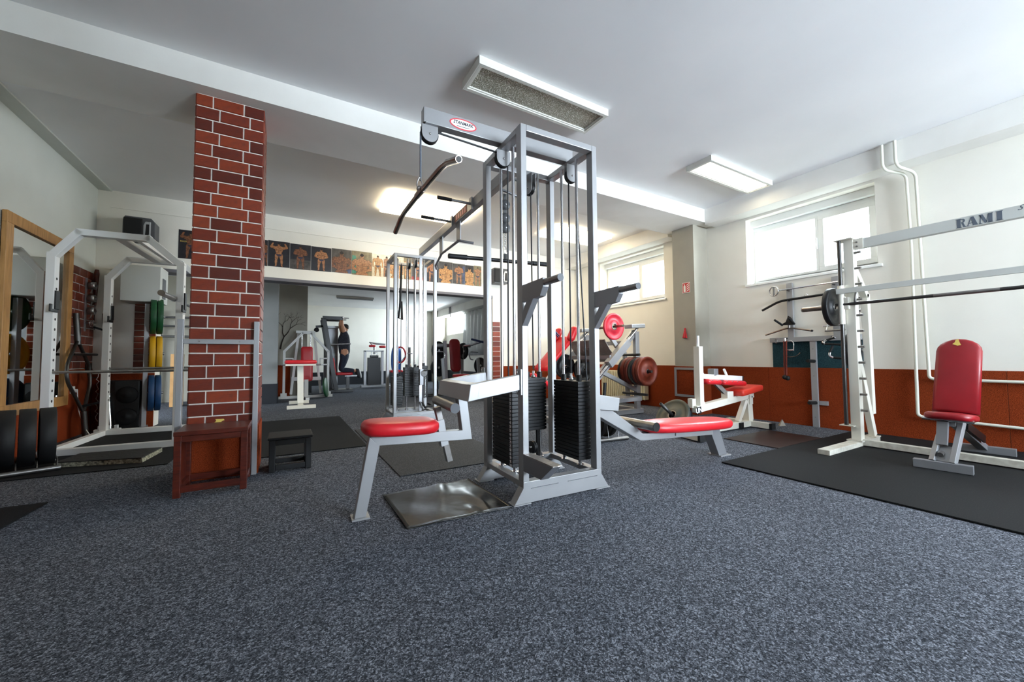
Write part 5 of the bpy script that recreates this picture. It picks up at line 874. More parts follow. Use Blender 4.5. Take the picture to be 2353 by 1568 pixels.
# ================================================================ posters on the lintel
def limb2(a, b, ra, rb, n=7):
    a, b = Vector(a), Vector(b); d = (b - a).normalized(); p = Vector((-d.y, d.x)); o = []
    for i in range(n + 1): t = math.pi * i / n; o.append(a + (p * math.cos(t) - d * math.sin(t)) * ra)
    for i in range(n + 1): t = math.pi * i / n; o.append(b + (-p * math.cos(t) + d * math.sin(t)) * rb)
    return o
def athlete(pose):
    """flat athlete print, sheet-height units: muscle shapes (skin), thin creases, trunks, hair"""
    L = [((-0.05, 0.27), (0.05, 0.27), 0.045, 0.045), ((0, 0.30), (0, 0.34), 0.032, 0.034), ((0, 0.36), (0, 0.385), 0.040, 0.042), ((-0.058, 0.215), (-0.045, 0.205), 0.066, 0.06), ((0.058, 0.215), (0.045, 0.205), 0.066, 0.06), ((-0.08, 0.17), (-0.05, 0.04), 0.05, 0.045), ((0.08, 0.17), (0.05, 0.04), 0.05, 0.045), ((0, 0.16), (0, 0.0), 0.06, 0.062)]
    for q in (-1, 1):
        L += [((q * 0.065, -0.05), (q * 0.088, -0.20), 0.068, 0.042), ((q * 0.088, -0.24), (q * 0.095, -0.30), 0.036, 0.042), ((q * 0.095, -0.30), (q * 0.095, -0.43), 0.04, 0.022), ((q * 0.095, -0.45), (q * 0.115, -0.462), 0.022, 0.018), ((q * 0.135, 0.245), (q * 0.145, 0.235), 0.055, 0.055)]
        if pose == 'flex': L += [((q * 0.155, 0.25), (q * 0.25, 0.265), 0.05, 0.046), ((q * 0.255, 0.27), (q * 0.215, 0.375), 0.042, 0.026), ((q * 0.212, 0.385), (q * 0.20, 0.40), 0.028, 0.026)]
        elif pose == 'side': L += [((q * 0.165, 0.22), (q * 0.20, 0.12), 0.05, 0.044), ((q * 0.20, 0.11), (q * 0.03, 0.095), 0.04, 0.026)]
        elif pose == 'hands': L += [((q * 0.165, 0.22), (q * 0.215, 0.11), 0.05, 0.042), ((q * 0.215, 0.10), (q * 0.03, 0.03), 0.04, 0.024)]
        else: L += [((q * 0.165, 0.22), (q * 0.215, 0.11), 0.05, 0.042), ((q * 0.215, 0.10), (q * 0.20, -0.03), 0.04, 0.024), ((q * 0.20, -0.04), (q * 0.195, -0.065), 0.026, 0.02)]
    C = [((0, 0.26), (0, 0.16), 0.004, 0.003), ((-0.11, 0.165), (-0.01, 0.15), 0.005, 0.004), ((0.11, 0.165), (0.01, 0.15), 0.005, 0.004), ((0, 0.14), (0, 0.02), 0.003, 0.003)]
    for z in (0.115, 0.08, 0.045): C.append(((-0.04, z), (0.04, z), 0.0028, 0.0028))
    for q in (-1, 1): C += [((q * 0.05, -0.10), (q * 0.085, -0.21), 0.004, 0.003), ((q * 0.10, -0.09), (q * 0.105, -0.18), 0.003, 0.003), ((q * 0.065, -0.235), (q * 0.115, -0.235), 0.004, 0.004), ((q * 0.15, 0.195), (q * 0.18, 0.22), 0.003, 0.003)]
    C += [((-0.018, 0.372), (-0.010, 0.372), 0.004, 0.004), ((0.010, 0.372), (0.018, 0.372), 0.004, 0.004), ((-0.012, 0.348), (0.012, 0.348), 0.003, 0.003)]
    return L, C, [(-0.105, -0.005), (0.105, -0.005), (0.07, -0.06), (0.0, -0.10), (-0.07, -0.06)], ((0, 0.405), (0, 0.41), 0.040, 0.030)
def poster(x0, x1, z0, z1, bg, skin, pose, label, trunk='print_trunks', extra=None, shift=0.0):
    y = YB - 0.001; cx, cz = (x0 + x1) / 2, (z0 + z1) / 2; p = Thing('poster', label, 'poster', (cx, y, z0), 0, 'posters above the opening')
    sh = p.part('sheet', MB().box(x0 + 0.002, x1 - 0.002, y - 0.002, y, z0, z1), bg); w, h = x1 - x0, z1 - z0
    zo, off = (1.85, -0.40) if pose == 'bust' else (1.0, 0.0); L, C, TK, HR = athlete('hands' if pose == 'bust' else pose); hh, ww = h / 2 - 0.003, w / 2 - 0.004; lay = [0]
    def put(m, poly, lift=0.0):
        lay[0] += 1; yy = y - 0.0024 - 0.00001 * lay[0] - lift
        q = [(cx + shift * w + max(-ww - shift * w, min(ww - shift * w, a * zo * h)), cz + max(-hh, min(hh, (b * zo + off) * h))) for a, b in poly]; m.add([(a, yy, b) for a, b in q], [tuple(range(len(q)))])
    if extra: p.part('printed_block', MB().box(x0 + extra[0] * w + 0.002, x0 + extra[1] * w - 0.002, y - 0.0023, y - 0.002, z0 + extra[2] * h, z0 + extra[3] * h), extra[4], sh)
    edge = MB(); fl = MB(); cr = MB()
    for a, b, ra, rb in L: put(edge, [tuple(v) for v in limb2(a, b, ra + 0.006, rb + 0.006)])
    for a, b, ra, rb in L: put(fl, [tuple(v) for v in limb2(a, b, ra, rb)], 0.0003)
    for a, b, ra, rb in C: put(cr, [tuple(v) for v in limb2(a, b, ra, rb)], 0.0006)
    p.part('printed_outline', edge, 'print_shade', sh); p.part('printed_athlete', fl, skin, sh); p.part('printed_creases', cr, 'print_shade', sh)
    tk = MB(); put(tk, TK, 0.0007)
    if pose != 'bust': p.part('printed_trunks', tk, trunk, sh)
    hr = MB(); put(hr, [tuple(v) for v in limb2(*HR)], 0.0007); p.part('printed_hair', hr, 'hair', sh)
    return p, sh
zl, zh = 2.265, 2.655
xs = lambda v: (v - 605.0) / (1110.0 - 605.0)
PX = [(600, 614.3, 'print_night', 'print_dark_skin', 'stand', 'narrow dark poster partly hidden at the column end of the row', None), (614.3, 660.7, 'print_night', 'print_skin', 'flex', 'dark poster of a muscular man flexing both raised arms', None), (660.7, 705, 'print_night', 'print_dark_skin', 'side', 'dark poster of a broad athlete with folded arms, third from the column', (0, 1, 0, 0.38, 'print_slate')), (705, 747.8, 'print_night', 'print_skin', 'hands', 'dark poster of a standing athlete just before the close-up portrait', None), (747.8, 790.7, 'print_slate', 'print_dark_skin', 'bust', 'grey poster with close-up of a smiling muscular athlete', (0.5, 1, 0, 0.2, 'print_blue')), (790.7, 834, 'print_olive', 'print_skin', 'bust', 'olive poster with two athletes, woman in green', (0.02, 0.22, 0.05, 0.8, 'print_green')), (834, 859, 'print_cream', 'print_gold_skin', 'stand', 'narrow cream poster of a golden standing athlete', None), (859, 872.5, 'print_cream', 'print_skin', 'stand', 'very narrow cream poster strip with a small dark picture', (0.0, 1, 0.02, 0.36, 'print_night')), (872.5, 904, 'print_marble', 'print_gold_skin', 'bust', 'pale marble-patterned poster left of the cable column', None), (904, 921, 'print_olive', 'print_gold_skin', 'stand', 'olive poster seen between the cable column posts', None), (921, 952, 'print_slate', 'print_skin', 'flex', 'slate poster behind the weight rods of the cable column', (0, 1, 0, 0.15, 'print_red')), (952, 984, 'print_night', 'print_skin', 'stand', 'dark poster behind the far post of the cable column', None), (984, 1017, 'print_slate', 'print_gold_skin', 'bust', 'brown poster with a bare pale back just past the cable column', None), (1017, 1048, 'print_slate', 'print_skin', 'side', 'purple-edged poster of a standing athlete, third from the far end', (0.8, 0.97, 0.05, 0.9, 'print_blue')), (1048, 1078, 'print_night', 'print_gold_skin', 'bust', 'dark poster of a crouching athlete, second from the far end', None), (1078, 1106, 'print_olive', 'print_skin', 'flex', 'olive poster of a flexing athlete at the far end of the row', None)]
import bisect
def x_at(px):
    # column of the poster row along the lintel (measured spots, interpolated)
    T = ((600, -0.345), (605, -0.312), (660, 0.028), (700, 0.287), (750, 0.63), (800, 0.985), (850, 1.36), (900, 1.745), (950, 2.14), (1000, 2.55), (1050, 2.96), (1106, 3.29))
    for (a, b), (c, d) in zip(T[:-1], T[1:]):
        if a <= px <= c: return b + (d - b) * (px - a) / (c - a)
    return T[-1][1]
for i, (a, b, bg, sk_, pose, lab, ex) in enumerate(PX):
    poster(x_at(a), x_at(b), zl + 0.004 * math.sin(i * 2.1), zh + 0.006 * math.sin(i * 1.7), bg, sk_, pose, lab, extra=ex)
lp, ls = poster(-1.292, -1.02, 2.262, 2.658, 'print_night', 'print_dark_skin', 'flex', 'dark poster of a flexing athlete beside the loudspeaker, near the brick column')
link('poster_lettering', text_mesh('BAKER', 0.030, Matrix.Translation((-1.235 + 1.156, -0.0045, 0.235)) @ frame((0, 0, 0), (1, 0, 0), (0, 0, 1)), 0.0001, sx=0.8), 'yellow_foam', ls)
# ================================================================ the second room
YR, XR, CR2 = 14.2, 5.2, 2.62
struct('ceiling_far', MB().box(-4.5, XR + 0.4, 7.06, YR + 0.2, CR2, CR2 + 0.6), 'ceiling_paint')
struct('wall_far', MB().box(-4.5, XR + 0.4, YR, YR + 0.2, 0, CR2), 'plaster')
w = MB(); wy0, wy1, wz0, wz1 = 12.0, 13.72, 1.72, 2.50
w.box(XR, XR + 0.3, 7.06, YR, 0, wz0); w.box(XR, XR + 0.3, 7.06, YR, wz1, CR2); w.box(XR, XR + 0.3, 7.06, wy0, wz0, wz1); w.box(XR, XR + 0.3, wy1, YR, wz0, wz1); struct('wall_far_right', w, 'plaster')
window(5, wy0, wy1, XR + 0.18, wz0, wz1, split=0.5)
struct('wall_far_left', MB().box(-4.5, -4.3, 7.06, YR, 0, CR2), 'plaster')
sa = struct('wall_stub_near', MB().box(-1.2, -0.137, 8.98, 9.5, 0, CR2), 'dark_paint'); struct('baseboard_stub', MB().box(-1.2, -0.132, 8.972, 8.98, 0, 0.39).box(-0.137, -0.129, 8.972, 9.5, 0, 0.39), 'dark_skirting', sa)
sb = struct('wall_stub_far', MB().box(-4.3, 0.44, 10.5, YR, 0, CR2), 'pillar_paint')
struct('wainscot_panel', MB().box(-1.0, 0.10, 10.488, 10.5, 0, 0.73), 'rubber_red', sb)
struct('baseboard_far', MB().box(0.44, XR, YR - 0.012, YR, 0, 0.43), 'dark_skirting'); struct('baseboard_far_right', MB().box(XR - 0.012, XR, 7.06, YR - 0.012, 0, 0.43), 'dark_skirting')
struct('cornice_far', MB().box(4.86, XR, 7.06, YR, 2.38, CR2), 'beam_paint'); struct('pillar_far', MB().box(4.75, XR, 13.85, YR, 0, CR2), 'pillar_paint')
c = Thing('plastic_curtain', 'grey translucent plastic curtain hanging beside the far window', 'curtain', (XR - 0.1, 11.2, 1.0)); m = MB(); vs = []; fs = []
for i in range(41):
    for j in range(7):
        y = 10.4 + 1.55 * i / 40; z = 0.95 + 1.42 * j / 6; vs.append((XR - 0.10 + 0.035 * math.sin(i * 0.9 + 0.4 * j) * (1.3 - j / 8), y, z))
for i in range(40):
    for j in range(6): fs.append((i * 7 + j, (i + 1) * 7 + j, (i + 1) * 7 + j + 1, i * 7 + j + 1))
cs = c.part('sheet', m.add(vs, fs, True), 'plastic_sheet'); sd = cs.modifiers.new('thick', 'SOLIDIFY'); sd.thickness = 0.003
c.part('rail', MB().cyl((XR - 0.10, 10.35, 2.36), (XR - 0.10, 12.0, 2.36), 0.012), 'dull_steel')
tl = Thing('tube_light', 'unlit long tube light on the far room ceiling', 'lamp', (1.7, 11.7, CR2)); tl.part('housing', MB().box(1.18, 2.18, 11.66, 11.76, CR2 - 0.05, CR2), 'lamp_housing', bev=0.01); tl.part('tube', MB().cyl((1.20, 11.71, CR2 - 0.065), (2.16, 11.71, CR2 - 0.065), 0.018), 'tube_glass')
pd_ = Thing('pipe_drop', 'pair of short grey pipes hanging under the far cornice', 'pipe', (4.8, 12.9, 2.2)); pd_.part('pipe', MB().cyl((4.84, 12.6, 2.25), (4.84, 12.6, 2.62), 0.018), 'dull_steel'); pd_.part('pipe', MB().cyl((4.84, 12.5, 2.25), (4.84, 12.5, 2.62), 0.018), 'dull_steel')
# dry branches on the wall
br = Thing('dry_branches', 'dark dry branches decorating the far wall by the opening', 'branches', (0.0, 10.45, 1.1)); random.seed(3)
def grow(p, d, l, r, depth):
    q = p + d * l; br.part('branch', MB().tube([p, (p + q) / 2 + Vector((random.uniform(-.02, .02), 0, random.uniform(-.02, .02))), q], [r, r * 0.85, r * 0.6], 6), 'bark')
    if depth:
        for s in (-1, 1):
            a = s * random.uniform(0.25, 0.6); e = Vector((d.x * math.cos(a) + d.z * math.sin(a), random.uniform(-.1, .02), -d.x * math.sin(a) + d.z * math.cos(a))).normalized(); grow(q, e, l * random.uniform(0.55, 0.85), r * 0.6, depth - 1)
grow(Vector((-0.11, 10.43, 1.10)), Vector((0.25, 0, 1)).normalized(), 0.30, 0.020, 5)
random.seed(11)
# ---- preacher stand and chest press
p = Thing('preacher_stand', 'cream preacher curl stand with flat red arm pad on a T base', 'gym machine', (0.25, 8.2, 0)); p.part('column', MB().bar((0.25, 8.2, 0.06), (0.24, 8.25, 0.74), 0.10, 0.10, (0, 1, 0)), 'cream_paint', bev=0.004); p.part('base_bar', MB().box(0.03, 0.48, 7.78, 7.86, 0, 0.06), 'cream_paint', bev=0.004); p.part('base_bar', MB().box(0.07, 0.41, 8.66, 8.74, 0, 0.06), 'cream_paint', bev=0.004); p.part('base_spine', MB().box(0.21, 0.29, 7.86, 8.66, 0, 0.06), 'cream_paint', bev=0.004)
p.part('arm_pad', MB().pad(rrect(0.52, 0.36, 0.05), 0.07, Matrix.Translation((0.245, 8.2, 0.815)), 0.03), 'red_vinyl'); p.part('pad_tray', MB().box(0.0, 0.49, 8.05, 8.35, 0.745, 0.78), 'cream_paint', bev=0.003); p.part('bar_rest', MB().cyl((-0.06, 8.10, 0.765), (0.57, 8.10, 0.765), 0.014), 'chrome')
q = Thing('chest_press', 'white chest press with red back pad and A-shaped frame in the far room', 'gym machine', (0.42, 10.0, 0)); WHT = 'white_paint'
for sgn in (-1, 1):
    x = 0.415 + sgn * 0.44
    q.part('arm_post', MB().bar((x, 9.95, 0.08), (x, 9.95, 1.06), 0.05, 0.05, (0, 1, 0)), WHT, bev=0.003); q.part('arch_bar', MB().bar((x, 9.95, 1.04), (0.415 + sgn * 0.08, 9.95, 1.46), 0.05, 0.05, (0, 1, 0)), WHT, bev=0.003); q.part('rear_post', MB().bar((0.415 + sgn * 0.30, 10.05, 0.08), (0.415 + sgn * 0.16, 10.3, 1.48), 0.05, 0.05, (0, 1, 0)), WHT, bev=0.003); q.part('foot_block', MB().box(x - 0.06, x + 0.06, 9.90, 10.0, 0.05, 0.12), WHT)
    q.part('grip_loop', MB().tube([(x - sgn * 0.0, 9.93, 0.88), (x - sgn * 0.17, 9.93, 0.88), (x - sgn * 0.17, 9.93, 0.74), (x, 9.93, 0.74)], 0.017, 8), WHT); q.part('guide_rod', MB().cyl((0.415 + sgn * 0.09, 10.34, 0.1), (0.415 + sgn * 0.09, 10.34, 1.45), 0.012), 'steel')
q.part('arch_top', MB().bar((0.31, 9.95, 1.46), (0.52, 9.95, 1.46), 0.05, 0.05), WHT, bev=0.003); q.part('head_bar', MB().bar((0.20, 10.3, 1.50), (0.60, 10.3, 1.50), 0.06, 0.06), WHT, bev=0.003); q.part('base_bar', MB().box(-0.12, 0.95, 9.9, 10.0, 0, 0.05), WHT); q.part('mid_bar', MB().box(0.12, 0.72, 10.04, 10.10, 0.38, 0.46), WHT, bev=0.003); q.part('base_bar', MB().box(0.38, 0.45, 9.3, 10.4, 0, 0.05), WHT)
q.part('back_pad', MB().pad(rrect(0.24, 0.78, 0.05), 0.08, frame((0.415, 9.88, 0.76), (1, 0, 0), (0, 0.06, 1)), 0.03), 'red_vinyl'); q.part('seat_stem', MB().box(0.36, 0.44, 9.62, 9.70, 0.05, 0.42), WHT); q.part('weight_stack', MB().box(0.30, 0.54, 10.32, 10.42, 0.08, 0.60), 'stack_black')
gb = Thing('green_bumper_plate', 'dark green plate leaning against the chest press frame', 'weight plate', (0.74, 9.86, 0.0)); gb.part('plate_body', MB().lathe((0.80, 9.80, 0.225), (1, -0.28, 0.12), [(0.03, -0.02), (0.21, -0.02), (0.22, -0.012), (0.22, 0.012), (0.21, 0.02), (0.03, 0.02)], 36), 'green_rubber'); gb.part('hub', MB().lathe((0.80, 9.80, 0.225), (1, -0.28, 0.12), [(0.001, -0.01), (0.03, -0.021), (0.03, 0.021), (0.001, 0.01)], 16), 'dark_rod')
# ---- black pull-up station
k = Thing('pull_up_station', 'black pull-up and dip station with red knee pad in the far room', 'gym machine', (1.15, 11.2, 0)); BK = 'black_paint'
for y in (10.95, 11.45): k.part('mast', MB().bar((1.14, y, 0.05), (0.83, y, 1.90), 0.06, 0.10, (1, 0, 0)), BK, bev=0.004); k.part('top_arm', MB().bar((0.80, y, 1.92), (1.28, y, 1.92), 0.06, 0.09), BK, bev=0.004); k.part('grip_bar', MB().cyl((1.24, y, 1.93), (1.42, y, 1.93), 0.016), 'dull_steel'); k.part('dip_arm', MB().cyl((0.97, y, 1.24), (1.47, y, 1.26), 0.018), 'dull_steel')
k.part('pull_bar', MB().cyl((1.27, 10.85, 1.93), (1.27, 11.55, 1.93), 0.016), 'dull_steel'); k.part('base_beam', MB().bar((0.95, 11.2, 0.04), (1.55, 11.2, 0.04), 0.5, 0.07), BK, bev=0.004); k.part('rear_arm', MB().bar((0.83, 11.2, 1.72), (0.66, 11.2, 1.70), 0.08, 0.06), BK); k.part('rear_pulley', MB().lathe((0.68, 11.2, 1.62), (0, 1, 0), [(0.001, -0.03), (0.06, -0.03), (0.06, 0.03), (0.001, 0.03)], 18), BK)
k.part('rear_tower', MB().box(0.90, 1.25, 11.75, 11.82, 0.05, 1.76).box(0.90, 1.25, 11.5, 11.82, 1.70, 1.76), 'dark_silver_paint', bev=0.004); k.part('rear_window_bar', MB().box(0.93, 1.22, 11.74, 11.76, 0.95, 1.02), 'pale_silver_paint')
k.part('back_pad', MB().pad(rrect(0.26, 0.44, 0.06), 0.09, frame((1.06, 11.05, 0.68), (0, 1, 0), (-0.12, 0, 1)), 0.035), 'red_vinyl'); k.part('knee_pad', MB().pad(rrect(0.42, 0.40, 0.05), 0.07, Matrix.Translation((1.34, 11.2, 0.475)), 0.03), 'red_vinyl'); k.part('pad_post', MB().bar((1.44, 11.2, 0.07), (1.44, 11.2, 0.44), 0.08, 0.08, (1, 0, 0)), BK); k.part('step', MB().box(1.36, 1.66, 11.1, 11.3, 0.40, 0.43), 'dark_silver_paint')
# ---- person doing pull-ups
def skin_body(th, name, verts, edges, radii, mat, root=0, sub=2, parent=None):
    me = bpy.data.meshes.new(name); me.from_pydata(verts, edges, []); o = bpy.data.objects.new(name, me); COL.objects.link(o); o.parent = parent or th.o; me.materials.append(M[mat])
    s = o.modifiers.new('skin', 'SKIN'); s.use_smooth_shade = True
    for v, r in zip(me.skin_vertices[0].data, radii): v.radius = (r, r) if not hasattr(r, '__len__') else r
    me.skin_vertices[0].data[root].use_root = True; u = o.modifiers.new('sub', 'SUBSURF'); u.levels = sub; u.render_levels = sub; return o
pe = Thing('person', 'person in dark shirt and jeans hanging from the pull-up bar with bent knees', 'person', (1.32, 11.2, 0.5)); O = Vector((1.32, 11.2, 0.5)); V = lambda x, y, z: tuple(Vector((x, y, z)) - O)
vt = [V(1.36, 11.2, 0.97), V(1.35, 11.2, 1.15), V(1.33, 11.2, 1.36), V(1.335, 11.2, 1.50), V(1.345, 11.2, 1.575), V(1.36, 11.2, 1.66), V(1.355, 11.2, 1.73)]
ed = [(0, 1), (1, 2), (2, 3), (3, 4), (4, 5), (5, 6)]; rd = [(0.10, 0.14), (0.09, 0.13), (0.105, 0.16), (0.085, 0.15), 0.052, (0.085, 0.072), (0.075, 0.065)]
for sg in (-1, 1):
    b0 = len(vt); vt += [V(1.335, 11.2 + sg * 0.17, 1.53), V(1.29, 11.2 + sg * 0.21, 1.66), V(1.26, 11.2 + sg * 0.215, 1.78), V(1.262, 11.2 + sg * 0.215, 1.88)]; ed += [(3, b0), (b0, b0 + 1), (b0 + 1, b0 + 2), (b0 + 2, b0 + 3)]; rd += [0.062, 0.052, 0.042, 0.03]
    b1 = len(vt); vt += [V(1.35, 11.2 + sg * 0.09, 0.90), V(1.30, 11.2 + sg * 0.10, 0.70), V(1.27, 11.2 + sg * 0.10, 0.575), V(1.42, 11.2 + sg * 0.10, 0.565), V(1.64, 11.2 + sg * 0.10, 0.545)]; ed += [(0, b1), (b1, b1 + 1), (b1 + 1, b1 + 2), (b1 + 2, b1 + 3), (b1 + 3, b1 + 4)]; rd += [0.085, 0.075, 0.062, 0.055, 0.04]
body = skin_body(pe, 'body', vt, ed, rd, 'skin')
def grown(name, mat, vl, edl, rl): return skin_body(pe, name, vl, edl, rl, mat)
sv = [V(1.36, 11.2, 0.925), V(1.35, 11.2, 1.15), V(1.33, 11.2, 1.36), V(1.335, 11.2, 1.50), V(1.34, 11.2, 1.55)]; se = [(0, 1), (1, 2), (2, 3), (3, 4)]; sr = [(0.118, 0.155), (0.11, 0.15), (0.122, 0.178), (0.10, 0.168), (0.065, 0.07)]
for sg in (-1, 1): b0 = len(sv); sv += [V(1.335, 11.2 + sg * 0.175, 1.535), V(1.315, 11.2 + sg * 0.20, 1.60)]; se += [(3, b0), (b0, b0 + 1)]; sr += [0.078, 0.070]
grown('shirt', 'black_cloth', sv, se, sr)
jv = [V(1.36, 11.2, 1.07), V(1.355, 11.2, 0.93)]; je = [(0, 1)]; jr = [(0.108, 0.148), (0.116, 0.156)]
for sg in (-1, 1): b0 = len(jv); jv += [V(1.35, 11.2 + sg * 0.09, 0.86), V(1.30, 11.2 + sg * 0.10, 0.70), V(1.27, 11.2 + sg * 0.10, 0.575), V(1.42, 11.2 + sg * 0.10, 0.565), V(1.60, 11.2 + sg * 0.10, 0.548)]; je += [(1, b0), (b0, b0 + 1), (b0 + 1, b0 + 2), (b0 + 2, b0 + 3), (b0 + 3, b0 + 4)]; jr += [0.097, 0.086, 0.074, 0.07, 0.06]
grown('jeans', 'navy_cloth', jv, je, jr)
for sg in (-1, 1):
    pe.part('shoe', MB().ell((1.70, 11.2 + sg * 0.10, 0.48), (0.055, 0.045, 0.13), 14, 10, Matrix.Rotation(math.radians(-14), 3, 'Y')), 'shoe'); pe.part('shoe_sole', MB().ell((1.735, 11.2 + sg * 0.10, 0.478), (0.03, 0.044, 0.128), 12, 8, Matrix.Rotation(math.radians(-14), 3, 'Y')), 'white_plastic')
    hx_, hy_, hz_ = 1.262, 11.2 + sg * 0.215, 1.90; pe.part('hand_palm', MB().ell((hx_ + 0.004, hy_, hz_ + 0.008), (0.026, 0.042, 0.045)), 'skin')
    for f_ in range(4): fy_ = hy_ - 0.033 + 0.022 * f_; ln = (0.9, 1.0, 1.0, 0.85)[f_]; pe.part('finger', MB().tube(smooth([(hx_ - 0.012, fy_, hz_ + 0.03), (hx_ - 0.008, fy_, hz_ + 0.052 * ln), (hx_ + 0.02, fy_, hz_ + 0.058 * ln), (hx_ + 0.038, fy_, hz_ + 0.028)], 3), 0.0095, 7), 'skin')
    pe.part('thumb', MB().tube([(hx_ + 0.02, hy_ - sg * 0.03, hz_ + 0.0), (hx_ + 0.034, hy_ - sg * 0.045, hz_ + 0.016), (hx_ + 0.03, hy_ - sg * 0.05, hz_ + 0.036)], [0.011, 0.0105, 0.009], 7), 'skin')
pe.part('hair', MB().ell((1.372, 11.2, 1.715), (0.088, 0.078, 0.085), 18, 12), 'hair'); pe.part('nose', MB().ell((1.272, 11.2, 1.675), (0.016, 0.012, 0.018)), 'skin')
for sg in (-1, 1): pe.part('ear', MB().ell((1.36, 11.2 + sg * 0.078, 1.675), (0.018, 0.010, 0.028)), 'skin'); pe.part('eye', MB().ell((1.282, 11.2 + sg * 0.03, 1.695), (0.007, 0.010, 0.006)), 'ink_black')
pe.part('mouth', MB().ell((1.278, 11.2, 1.635), (0.008, 0.022, 0.006)), 'label_red')
# ---- stack machine, distant machines
q = Thing('stack_machine', 'grey machine with tall black weight stack and small red pads in the far room', 'gym machine', (2.34, 12.5, 0))
for x in (2.09, 2.60): q.part('post', MB().box(x - 0.035, x + 0.035, 12.46, 12.54, 0.05, 1.11), 'pale_silver_paint', bev=0.004)
q.part('top_bar', MB().box(2.05, 2.64, 12.46, 12.54, 1.08, 1.12), 'pale_silver_paint', bev=0.004); q.part('base', MB().box(1.98, 2.72, 12.40, 12.62, 0, 0.06), 'pale_silver_paint', bev=0.004); q.part('weight_stack', MB().box(2.17, 2.54, 12.44, 12.60, 0.07, 0.90), 'stack_black', bev=0.004); q.part('stack_top', MB().box(2.24, 2.48, 12.46, 12.58, 0.90, 0.97), 'stack_black', bev=0.01)
for x in (2.28, 2.44): q.part('guide_rod', MB().cyl((x, 12.52, 0.9), (x, 12.52, 1.1), 0.012), 'steel')
q.part('head_arm', MB().tube([(2.36, 12.5, 1.0), (2.36, 12.5, 1.22), (2.22, 12.45, 1.36), (2.42, 12.42, 1.32), (2.66, 12.40, 1.30)], 0.03, 8), 'pale_silver_paint')
for x, z in ((2.28, 1.25), (2.58, 1.23)): q.part('arm_pad', MB().pad(oval(0.20, 0.14, 20), 0.07, Matrix.Translation((x, 12.4, z)), 0.03), 'red_vinyl')
q = Thing('seated_machine', 'small machine with blue backrest and red seat behind the cable column', 'gym machine', (3.0, 12.3, 0)); q.part('back_pad', MB().pad(oval(0.34, 0.9, 26), 0.09, frame((2.98, 12.3, 0.83), (1, 0.3, 0), (0, 0, 1)), 0.04), 'blue_plastic'); q.part('head_ring', MB().tube([(3.08 + 0.16 * math.cos(a), 12.2, 0.98 + 0.24 * math.sin(a)) for a in [2 * math.pi * i / 20 for i in range(20)]], 0.025, 8, closed=True), 'red_vinyl'); q.part('seat_pad', MB().pad(rrect(0.36, 0.34, 0.05), 0.07, Matrix.Translation((2.92, 12.1, 0.48)), 0.03), 'red_vinyl'); q.part('seat_post', MB().box(2.88, 2.96, 12.06, 12.14, 0.0, 0.45), 'dark_silver_paint'); q.part('side_post', MB().box(3.36, 3.43, 12.3, 12.37, 0, 1.22), 'pale_silver_paint'); q.part('lever', MB().tube([(3.0, 12.0, 0.7), (3.25, 12.0, 1.02), (3.4, 12.0, 1.02)], 0.014, 8), 'steel'); q.part('base', MB().box(2.7, 3.5, 12.0, 12.5, 0, 0.05), 'dark_silver_paint')
q = Thing('shoulder_press', 'plate-loaded press with tall red backrest right of the cable column', 'gym machine', (3.8, 9.5, 0)); q.part('back_pad', MB().pad(rrect(0.29, 0.86, 0.11, 6), 0.10, frame((3.79, 9.45, 0.94), (1, 0, 0), (0, 0.14, 1)), 0.045), 'dark_red_vinyl'); q.part('back_post', MB().bar((3.62, 9.62, 0.05), (3.60, 9.70, 1.32), 0.07, 0.08, (1, 0, 0)), 'pale_silver_paint', bev=0.004); q.part('seat_pad', MB().pad(rrect(0.36, 0.36, 0.05), 0.08, Matrix.Translation((3.86, 9.22, 0.42)), 0.03), 'red_vinyl'); q.part('seat_post', MB().box(3.80, 3.88, 9.18, 9.26, 0, 0.38), 'pale_silver_paint')
for x, y in ((3.42, 9.3), (4.42, 9.35)): q.part('side_leg', MB().bar((x + 0.03, y, 0.02), (x - 0.03, y, 0.86), 0.07, 0.06, (0, 1, 0)), 'pale_silver_paint', bev=0.004)
q.part('grip_loop', MB().tube(smooth([(3.25, 9.4, 1.03), (3.46, 9.4, 1.03), (3.50, 9.4, 0.95), (3.46, 9.4, 0.83), (3.38, 9.4, 0.82)], 4), 0.016, 8), 'steel'); q.part('grip_loop', MB().tube(smooth([(4.42, 9.4, 1.02), (4.20, 9.4, 1.03), (4.16, 9.4, 0.95), (4.20, 9.4, 0.83), (4.28, 9.4, 0.82)], 4), 0.016, 8), 'steel'); q.part('lever_beam', MB().cyl((3.35, 9.75, 1.20), (4.35, 9.75, 1.20), 0.05), 'pale_silver_paint'); q.part('plate_peg', MB().tube([(4.0, 9.75, 1.18), (4.3, 9.5, 1.22), (4.62, 9.4, 1.33)], 0.03, 10), 'chrome'); q.part('base', MB().box(3.35, 4.5, 9.6, 9.7, 0, 0.06), 'pale_silver_paint'); q.part('support', MB().box(4.02, 4.10, 9.62, 9.70, 0, 1.2), 'pale_silver_paint')
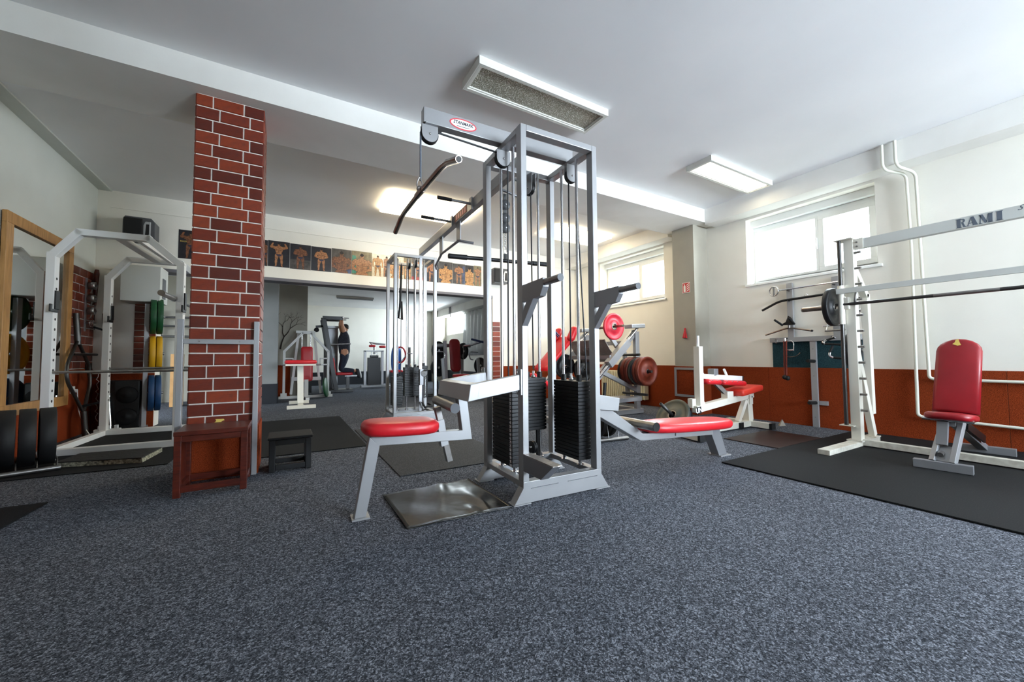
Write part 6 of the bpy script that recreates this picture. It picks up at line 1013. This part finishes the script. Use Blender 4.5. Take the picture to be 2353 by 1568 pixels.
q.part('lever_beam', MB().cyl((4.2, 9.35, 1.36), (4.62, 9.15, 1.24), 0.028), 'blue_strap')
for c_, ax_, R_, lab in (((3.46, 9.78, 1.07), (0.5, -1, 0), 0.24, 'large black plate left of the tall red backrest'), ((4.10, 9.66, 1.05), (0.6, -1, 0), 0.22, 'shiny black plate right of the tall red backrest'), ((3.50, 9.9, 0.62), (0.3, -1, 0), 0.24, 'black plate low behind the side leg of the red-backed press'), ((4.62, 9.7, 0.66), (0.4, -1, 0), 0.22, 'black plate low beside the plastic curtain'), ((2.62, 8.6, 0.26), (0.7, -0.8, 0), 0.22, 'black plate standing on the floor right of the cable column'), ((4.66, 9.3, 1.10), (1, -0.5, 0), 0.2, 'black plate at the edge of the tower post near the curtain'), ((3.02, 8.7, 0.19), (0.9, -0.5, 0), 0.19, 'smaller black plate standing on the floor near the red-backed press')): disc('weight_plate', c_, ax_, R_, 0.05, 'iron_black', lab, 'black plates in the far room', 'chrome')
ps_ = Thing('plate_stand', 'short floor stand propping the black plates near the cable column', 'rack', (2.8, 8.7, 0)); ps_.part('rail', MB().cyl((2.45, 8.50, 0.02), (3.2, 8.62, 0.02), 0.02), 'dark_rod'); ps_.part('rail', MB().cyl((2.45, 8.80, 0.02), (3.2, 8.86, 0.02), 0.02), 'dark_rod')
wp = Thing('wooden_post', 'light wooden post standing in the far room behind the power rack', 'post', (-1.76, 9.5, 0)); wp.part('timber', MB().box(-1.84, -1.70, 9.4, 9.54, 0, 0.98), 'wood_block', bev=0.004); wp.part('timber', MB().box(-1.70, -1.66, 9.42, 9.52, 0.02, 0.98), 'wood_block', bev=0.004)
wbars = Thing('wall_bars', 'dark horizontal rails seen through the opening beside the column', 'wall bars', (-1.5, 10.3, 0)); 
for z in (1.35, 1.56, 1.74): wbars.part('rung', MB().cyl((-2.2, 10.3, z), (-0.9, 10.3, z), 0.02), 'dark_rod')
for x in (-2.2, -1.62, -0.9): wbars.part('side_post', MB().box(x - 0.03, x + 0.03, 10.27, 10.36, 0, 1.9), 'pillar_paint')
